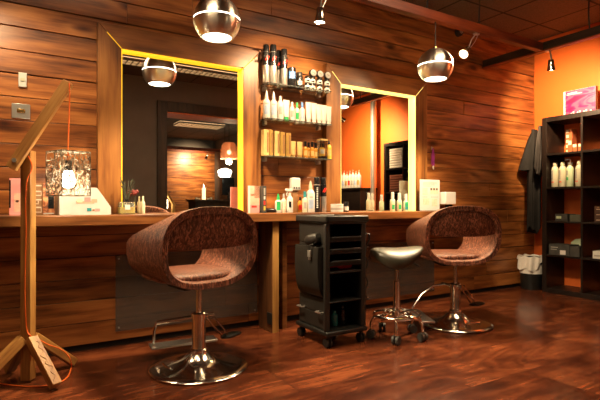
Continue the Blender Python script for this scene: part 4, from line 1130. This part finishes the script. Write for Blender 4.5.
# magenta picture on top
t=thing('picture_panel','magenta swirl-print display panel with a white edge on the shelving top','picture',(QX0+.16,coly[0]-.27,QH),radians(-90+0))
obj('panel',MB().box(-.165,.165,-.02,.02,0,.27),PAPER,t,bevel=.002,smooth=0)
o=obj('swirl_print',MB().box(-.145,.165,-.0212,-.0195,0.004,.268),POSTER,t,smooth=0)
g=MB(); g.box(-.12,-.02,-.0222,-.0212,.238,.246); g.box(-.13,.03,-.0222,-.0212,.225,.231)
for k in range(11): g.box(-.11+.022*k,-.095+.022*k,-.0222,-.0212,.012,.024+.010*((k*7)%3))
obj('white_lettering',g,PAPER,t,smooth=0)

# ------------------------------------------------------------------ capes on a hook on the shelving side
HX,HY,HZ=5.07,QY1+.0,1.80
t=thing('coat_hook','dark hook on the shelving side carrying the black capes','hook',(HX,HY,HZ))
obj('peg',MB().tube([(0,0,0),(0,.05,.0),(0,.075,.02)],.006,8),BLACKPL,t)
obj('plate',MB().box(-.012,.012,0,.006,-.03,.03),BLACKPL,t)
def garment(name,label,loc,H,w0,w1,d0,d1,mat,seed,skew=0):
    t=thing(name,label,'cape',loc)
    rr=random.Random(seed); n=64;m=30
    ph=[rr.random()*6.28 for _ in range(6)]
    vs=[];fs=[]
    for k in range(m+1):
        u=k/m
        e=smooth01(u*2.6)
        w=w0+(w1-w0)*e; d=d0+(d1-d0)*e
        amp=.05+.22*min(1,u*1.6)
        for i in range(n):
            a=2*pi*i/n
            f=1+amp*(.5*sin(6*a+ph[0]+u*1.2)+.35*sin(11*a+ph[1]-u)+.2*sin(3*a+ph[2]+u*2))
            zz=-H*u+ .03*sin(3*a+ph[3])*u+.02*sin(7*a+ph[4])*u
            vs.append((w*f*cos(a)+skew*u,d*f*sin(a)+.0,zz))
    for k in range(m):
        for i in range(n): fs.append((k*n+i,k*n+(i+1)%n,(k+1)*n+(i+1)%n,(k+1)*n+i))
    fs.append(tuple(range(n-1,-1,-1))); fs.append(tuple(m*n+i for i in range(n)))
    obj('cloth',MB().add(vs,fs),mat,t,smooth=80)
    return t
t=garment('salon_cape','long black cape hanging between the plank wall and the shelving',(HX-.01,HY+.175,HZ-.01),1.13,.05,.085,.02,.055,CAPE,3,-.02)
# sleeve hanging to the left, in front of the plank wall
sl=MB(); pts=[(-.0,.0,-.03),(-.03,.02,-.14),(-.06,.04,-.30),(-.08,.055,-.46)]
n=20; vs=[];fs=[]; P=spline([Vector(p) for p in pts],6)
for k,p in enumerate(P):
    u=k/(len(P)-1); r=.035+.05*u
    for i in range(n):
        a=2*pi*i/n; f=1+.16*sin(4*a+u*3)+.08*sin(7*a)
        vs.append((p.x+r*f*cos(a),p.y+r*.75*f*sin(a),p.z))
for k in range(len(P)-1):
    for i in range(n): fs.append((k*n+i,k*n+(i+1)%n,(k+1)*n+(i+1)%n,(k+1)*n+i))
fs.append(tuple(range(n-1,-1,-1)));fs.append(tuple((len(P)-1)*n+i for i in range(n)))
obj('sleeve',sl.add(vs,fs),CAPE,t,smooth=80)
garment('salon_cape','shorter dark grey cape folded over the long black cape',(HX-.07,HY+.066,HZ+.012),.52,.03,.045,.018,.032,CAPE2,9,-.05)
# bin with a white liner
t=thing('waste_bin','black bin with a crumpled white liner in the corner beside the shelving','bin',(4.985,3.20,0))
obj('bucket',MB().lathe([(.0005,0),(.108,0),(.112,.008),(.132,.355),(.126,.355),(.106,.015),(.0005,.014)],32,cap=False),BLACKPL,t)
lin=[(.125,.18),(.128,.30),(.134,.362),(.138,.372),(.141,.352),(.143,.32),(.145,.285),(.143,.26)]
rr=random.Random(8); pz=[rr.random()*6.28 for _ in range(5)]
def lf(r,z,a,k):
    return r+(.0 if k<2 else (.004+.0022*k)*(.6*sin(7*a+pz[0])+.5*sin(12*a+pz[1]+k*.4)))*(1 if k<3 else 1)
n=72; vs=[];fs=[]
for k,(r,zq) in enumerate(lin):
    for i in range(n):
        a=2*pi*i/n; drop=(0 if k<4 else (k-3)*.012*(sin(2*a+1.2)+.6*sin(5*a+pz[2])))
        q_=max(lf(r,zq,a,k), .1335 if k>=4 else 0)
        vs.append((q_*cos(a),q_*sin(a),zq-drop+(.006*sin(9*a+pz[3]) if k in(2,3) else 0)))
for k in range(len(lin)-1):
    for i in range(n): fs.append((k*n+i,k*n+(i+1)%n,(k+1)*n+(i+1)%n,(k+1)*n+i))
obj('liner',MB().add(vs,fs),BAG,t,smooth=80)

# ------------------------------------------------------------------ what the mirrors show behind the camera
# chrome column by the orange wall
t=thing('chrome_pole','floor-to-ceiling chrome pole before the orange wall, seen in the mirror','pole',(5.12,.58,0))
obj('tube',MB().cyl((0,0,.02),(0,0,CZ-.02),.045,28),SILVER,t)
obj('flange',MB().cyl((0,0,0),(0,0,.02),.07,28),CHROME,t); obj('flange',MB().cyl((0,0,CZ-.02),(0,0,CZ),.07,28),CHROME,t)
# backwash unit: dark ledge with bottles, black basin
t=thing('backwash_unit','dark ledge unit with black wash basin, seen in the right mirror','wash unit',(5.06,-.12,0))
obj('cabinet',MB().box(-.15,.20,-.49,.62,0,1.19),BLACKBROWN,t,bevel=.004)
obj('ledge',MB().box(-.17,.205,-.495,.64,1.19,1.22),BLACKBROWN,t,bevel=.004)
bs=MB(); bs.lathe([(.12,.70),(.2,.76),(.23,.90),(.235,.98),(.215,.985),(.20,.92),(.14,.80),(.0005,.78)],32,(-.37,.0,0),cap=False)
obj('basin',bs,BLACKSH,t)
obj('basin_stand',MB().lathe([(.09,0),(.07,.05),(.06,.60),(.13,.72)],24,(-.37,0,0)),BLACKSH,t)
for k in range(8):
    bottle('shampoo_bottle','white pump bottle, number %s along the ledge shown in right mirror'%('one','two','three','four','five','six','seven','eight')[k],'bottle',(4.98,-.20+.083*k,1.22),.040,.285+.012*(k%3),WHITEPL,WHITEPL,'pump','pump bottles on the wash ledge',.06,.015,marks=((.05,.13,.02,(RED,TEXTGREY,PALEBLUE,GOLD)[k%4],'print'),),rz=FACE)
# next room
t=thing('reception_desk','dark desk with a candle in the room beyond the doorway','desk',(4.45,-4.9,0))
obj('desk_top',MB().box(-.62,.78,-.32,.32,1.01,1.06),DARKWOOD,t,bevel=.004)
obj('desk_body',MB().box(-.58,.74,-.28,.28,0,1.01),DARKWOOD,t,smooth=0)
t=thing('candle','lit cream pillar candle standing on the dark desk','candle',(4.16,-4.85,1.06))
obj('wax',MB().lathe([(.0005,0),(.045,0),(.045,.30),(.0005,.295)],20,cap=False),CANDLEW,t)
obj('flame',MB().lathe([(.0005,.30),(.016,.325),(.011,.35),(.0005,.385)],12,cap=False),BULB,t)
for k,(dx,h) in enumerate(((-.20,.05),(-.13,.035),(.12,.04),(.19,.06))):
    bottle('glass_pot','small pale pot on the desk, %s of the pillar candle'%('furthest left','just left','just right','furthest right')[k],'pot',(4.16+dx,-4.85,1.06),.03,h,CREAMPL,CREAMPL,'can','small pots by the candle',.012)
t=thing('desk_monitor','black upright monitor on the right of the dark desk','monitor',(4.84,-4.9,1.06),radians(-25))
obj('screen',MB().box(-.22,.22,-.015,.02,.12,.58),BLACKSH,t,bevel=.008)
obj('stand',MB().box(-.03,.03,.0,.03,.01,.2).box(-.12,.12,-.08,.08,0,.012),BLACKPL,t,bevel=.003)
t=thing('desk_lamp','timber arm lamp with a glowing cube shade beyond the doorway','floor lamp',(2.90,-3.2,0))
obj('post',MB().box(-.03,.03,-.03,.03,0,.95),LAMPWOODZ,t,smooth=0)
obj('arm',MB().beam((.03,0,.90),(-.22,.02,1.30),.05,.05),LAMPWOODZ,t)
obj('shade',MB().box(-.32,-.14,-.09,.09,.86,1.04),BULB,t,bevel=.01)
obj('cord',MB().cyl((-.22,.02,1.28),(-.23,0,1.04),.004,6),ORANGECORD,t)
t=thing('bell_pendant','copper glass bell pendant hanging in the room beyond the doorway','pendant lamp',(3.96,-2.75,2.10))
obj('bell',MB().lathe([(.19,-.19),(.185,-.10),(.165,.08),(.12,.15),(.05,.17),(.0005,.175),(.0005,.168),(.05,.163),(.115,.143),(.158,.076),(.178,-.10),(.184,-.19),(.19,-.19)],32,cap=False),COPPERGLASS,t)
obj('bulb',MB().sphere((0,0,-.05),.045,14,8),BULB,t)
obj('cord',MB().cyl((0,0,.17),(0,0,CZ-2.10),.005,6),BLACKCORD,t)
t=thing('drum_pendant','small white lantern pendant hanging lower beyond the doorway','pendant lamp',(4.5,-4.3,1.74))
obj('shade',MB().lathe([(.0005,-.12),(.13,-.12),(.17,.0),(.16,.04),(.06,.08),(.0005,.09)],28,cap=False),BULB,t)
obj('cord',MB().cyl((0,0,.09),(0,0,CZ-1.74),.005,6),BLACKCORD,t)
spot('chrome spotlight aimed at the far plank wall beyond the doorway',(4.6,-5.85,2.25),(-.1,-.8,-.75),True,(0,.0,.16))
t=thing('ceiling_beam','short timber light beam in the room beyond the doorway','beam',(3.4,-5.85,2.41))
obj('bar',MB().box(-1.6,1.6,-.03,.03,0,.075),BEAMWOOD,t,smooth=0)
for x in (-1.4,1.4): obj('hanger_wire',MB().cyl((x,0,.07),(x,0,CZ-2.41),.005,6),BLACKCORD,t)

# ------------------------------------------------------------------ lights
W1=(1,.68,.37); W2=(1,.74,.44)
def light(kind,name,loc,energy,col,**k):
    l=bpy.data.lights.new(name,kind); l.energy=energy; l.color=col
    for a,b in k.items(): setattr(l,a,b)
    o=bpy.data.objects.new(name,l); COL.objects.link(o); o.location=loc; return o
def aim(o,d): o.rotation_euler=Vector(d).to_track_quat('-Z','Y').to_euler()
def spotlight(name,loc,d,e,ang=60,blend=.6,col=W1,r=.03):
    o=light('SPOT',name,loc,e,col,spot_size=radians(ang),spot_blend=blend,shadow_soft_size=r); aim(o,d); return o
for i,(x,y) in enumerate(PEND):
    spotlight('pendant_beam_light',(x,y,PZ-.135),(0,0,-1),210,130,.5,W2,.07)
def below(p,d,k=.06):
    d=Vector(d).normalized(); return Vector(p)+d*k
spotlight('spot_beam_light',below(S1,(-.02,.06,-1)),(0.05,.66,-.42),100,100,.9,W1)
spotlight('spot_beam_light',below(S2,(-.62,-.45,-.55)),(-.72,-.02,-.60),90,115,.7,W1)
spotlight('spot_beam_light',below(S3,(.20,.10,-1)),(.915,.30,-.30),210,110,.8,W1)
spotlight('spot_beam_light',below((BX,.75,2.262),(1,.25,-.75)),(.9,-.30,-.45),280,125,.9,W1)
spotlight('spot_beam_light',below((-.15,BY,2.235),(0,.9,-.6)),(.35,.75,-.85),40,95,.9,(1,.76,.44))
spotlight('spot_beam_light',(4.6,-6.0,2.36),(-.05,-.8,-.35),300,105,1.0,W2)
light('POINT','floor_lamp_light',LAMPBULB+Vector((0,0,-.0)),12,(1,.84,.56),shadow_soft_size=.06)
for x,y in ((.15,1.9),(2.6,1.75)):
    light('AREA','fill_panel_light',(x,y,CZ-.06),30,(1,.72,.44),shape='RECTANGLE',size=1.2,size_y=.6)  # fill light under the two added panels
light('POINT','bell_pendant_light',(3.96,-2.75,1.85),18,W2,shadow_soft_size=.06)
for xa,xb in ((ax(121.5,3.285),ax(243.5,3.285)),(ax(341,3.285),ax(416,3.285))):
    o=light('AREA','mirror_strip_light',((xa+xb)/2,3.302,1.962),4,(1,.78,.40),shape='RECTANGLE',size=xb-xa-.04,size_y=.03); aim(o,(0,-.45,-1))
w=bpy.data.worlds.new('World'); SC.world=w; w.use_nodes=True
w.node_tree.nodes['Background'].inputs[0].default_value=(.02,.012,.007,1)

# ------------------------------------------------------------------ camera
cam=bpy.data.cameras.new('Camera'); co=bpy.data.objects.new('Camera',cam); COL.objects.link(co)
co.location=(0,0,EYE); co.rotation_euler=(pi/2,0,TH-pi/2)
cam.sensor_fit='HORIZONTAL'; cam.sensor_width=36; cam.lens=475/600*36; cam.shift_y=4/600; cam.clip_start=.02
SC.camera=co
SC.view_settings.view_transform='Standard'; SC.view_settings.look='None'
SC.view_settings.exposure=0; SC.view_settings.gamma=1; SC.view_settings.use_curve_mapping=False
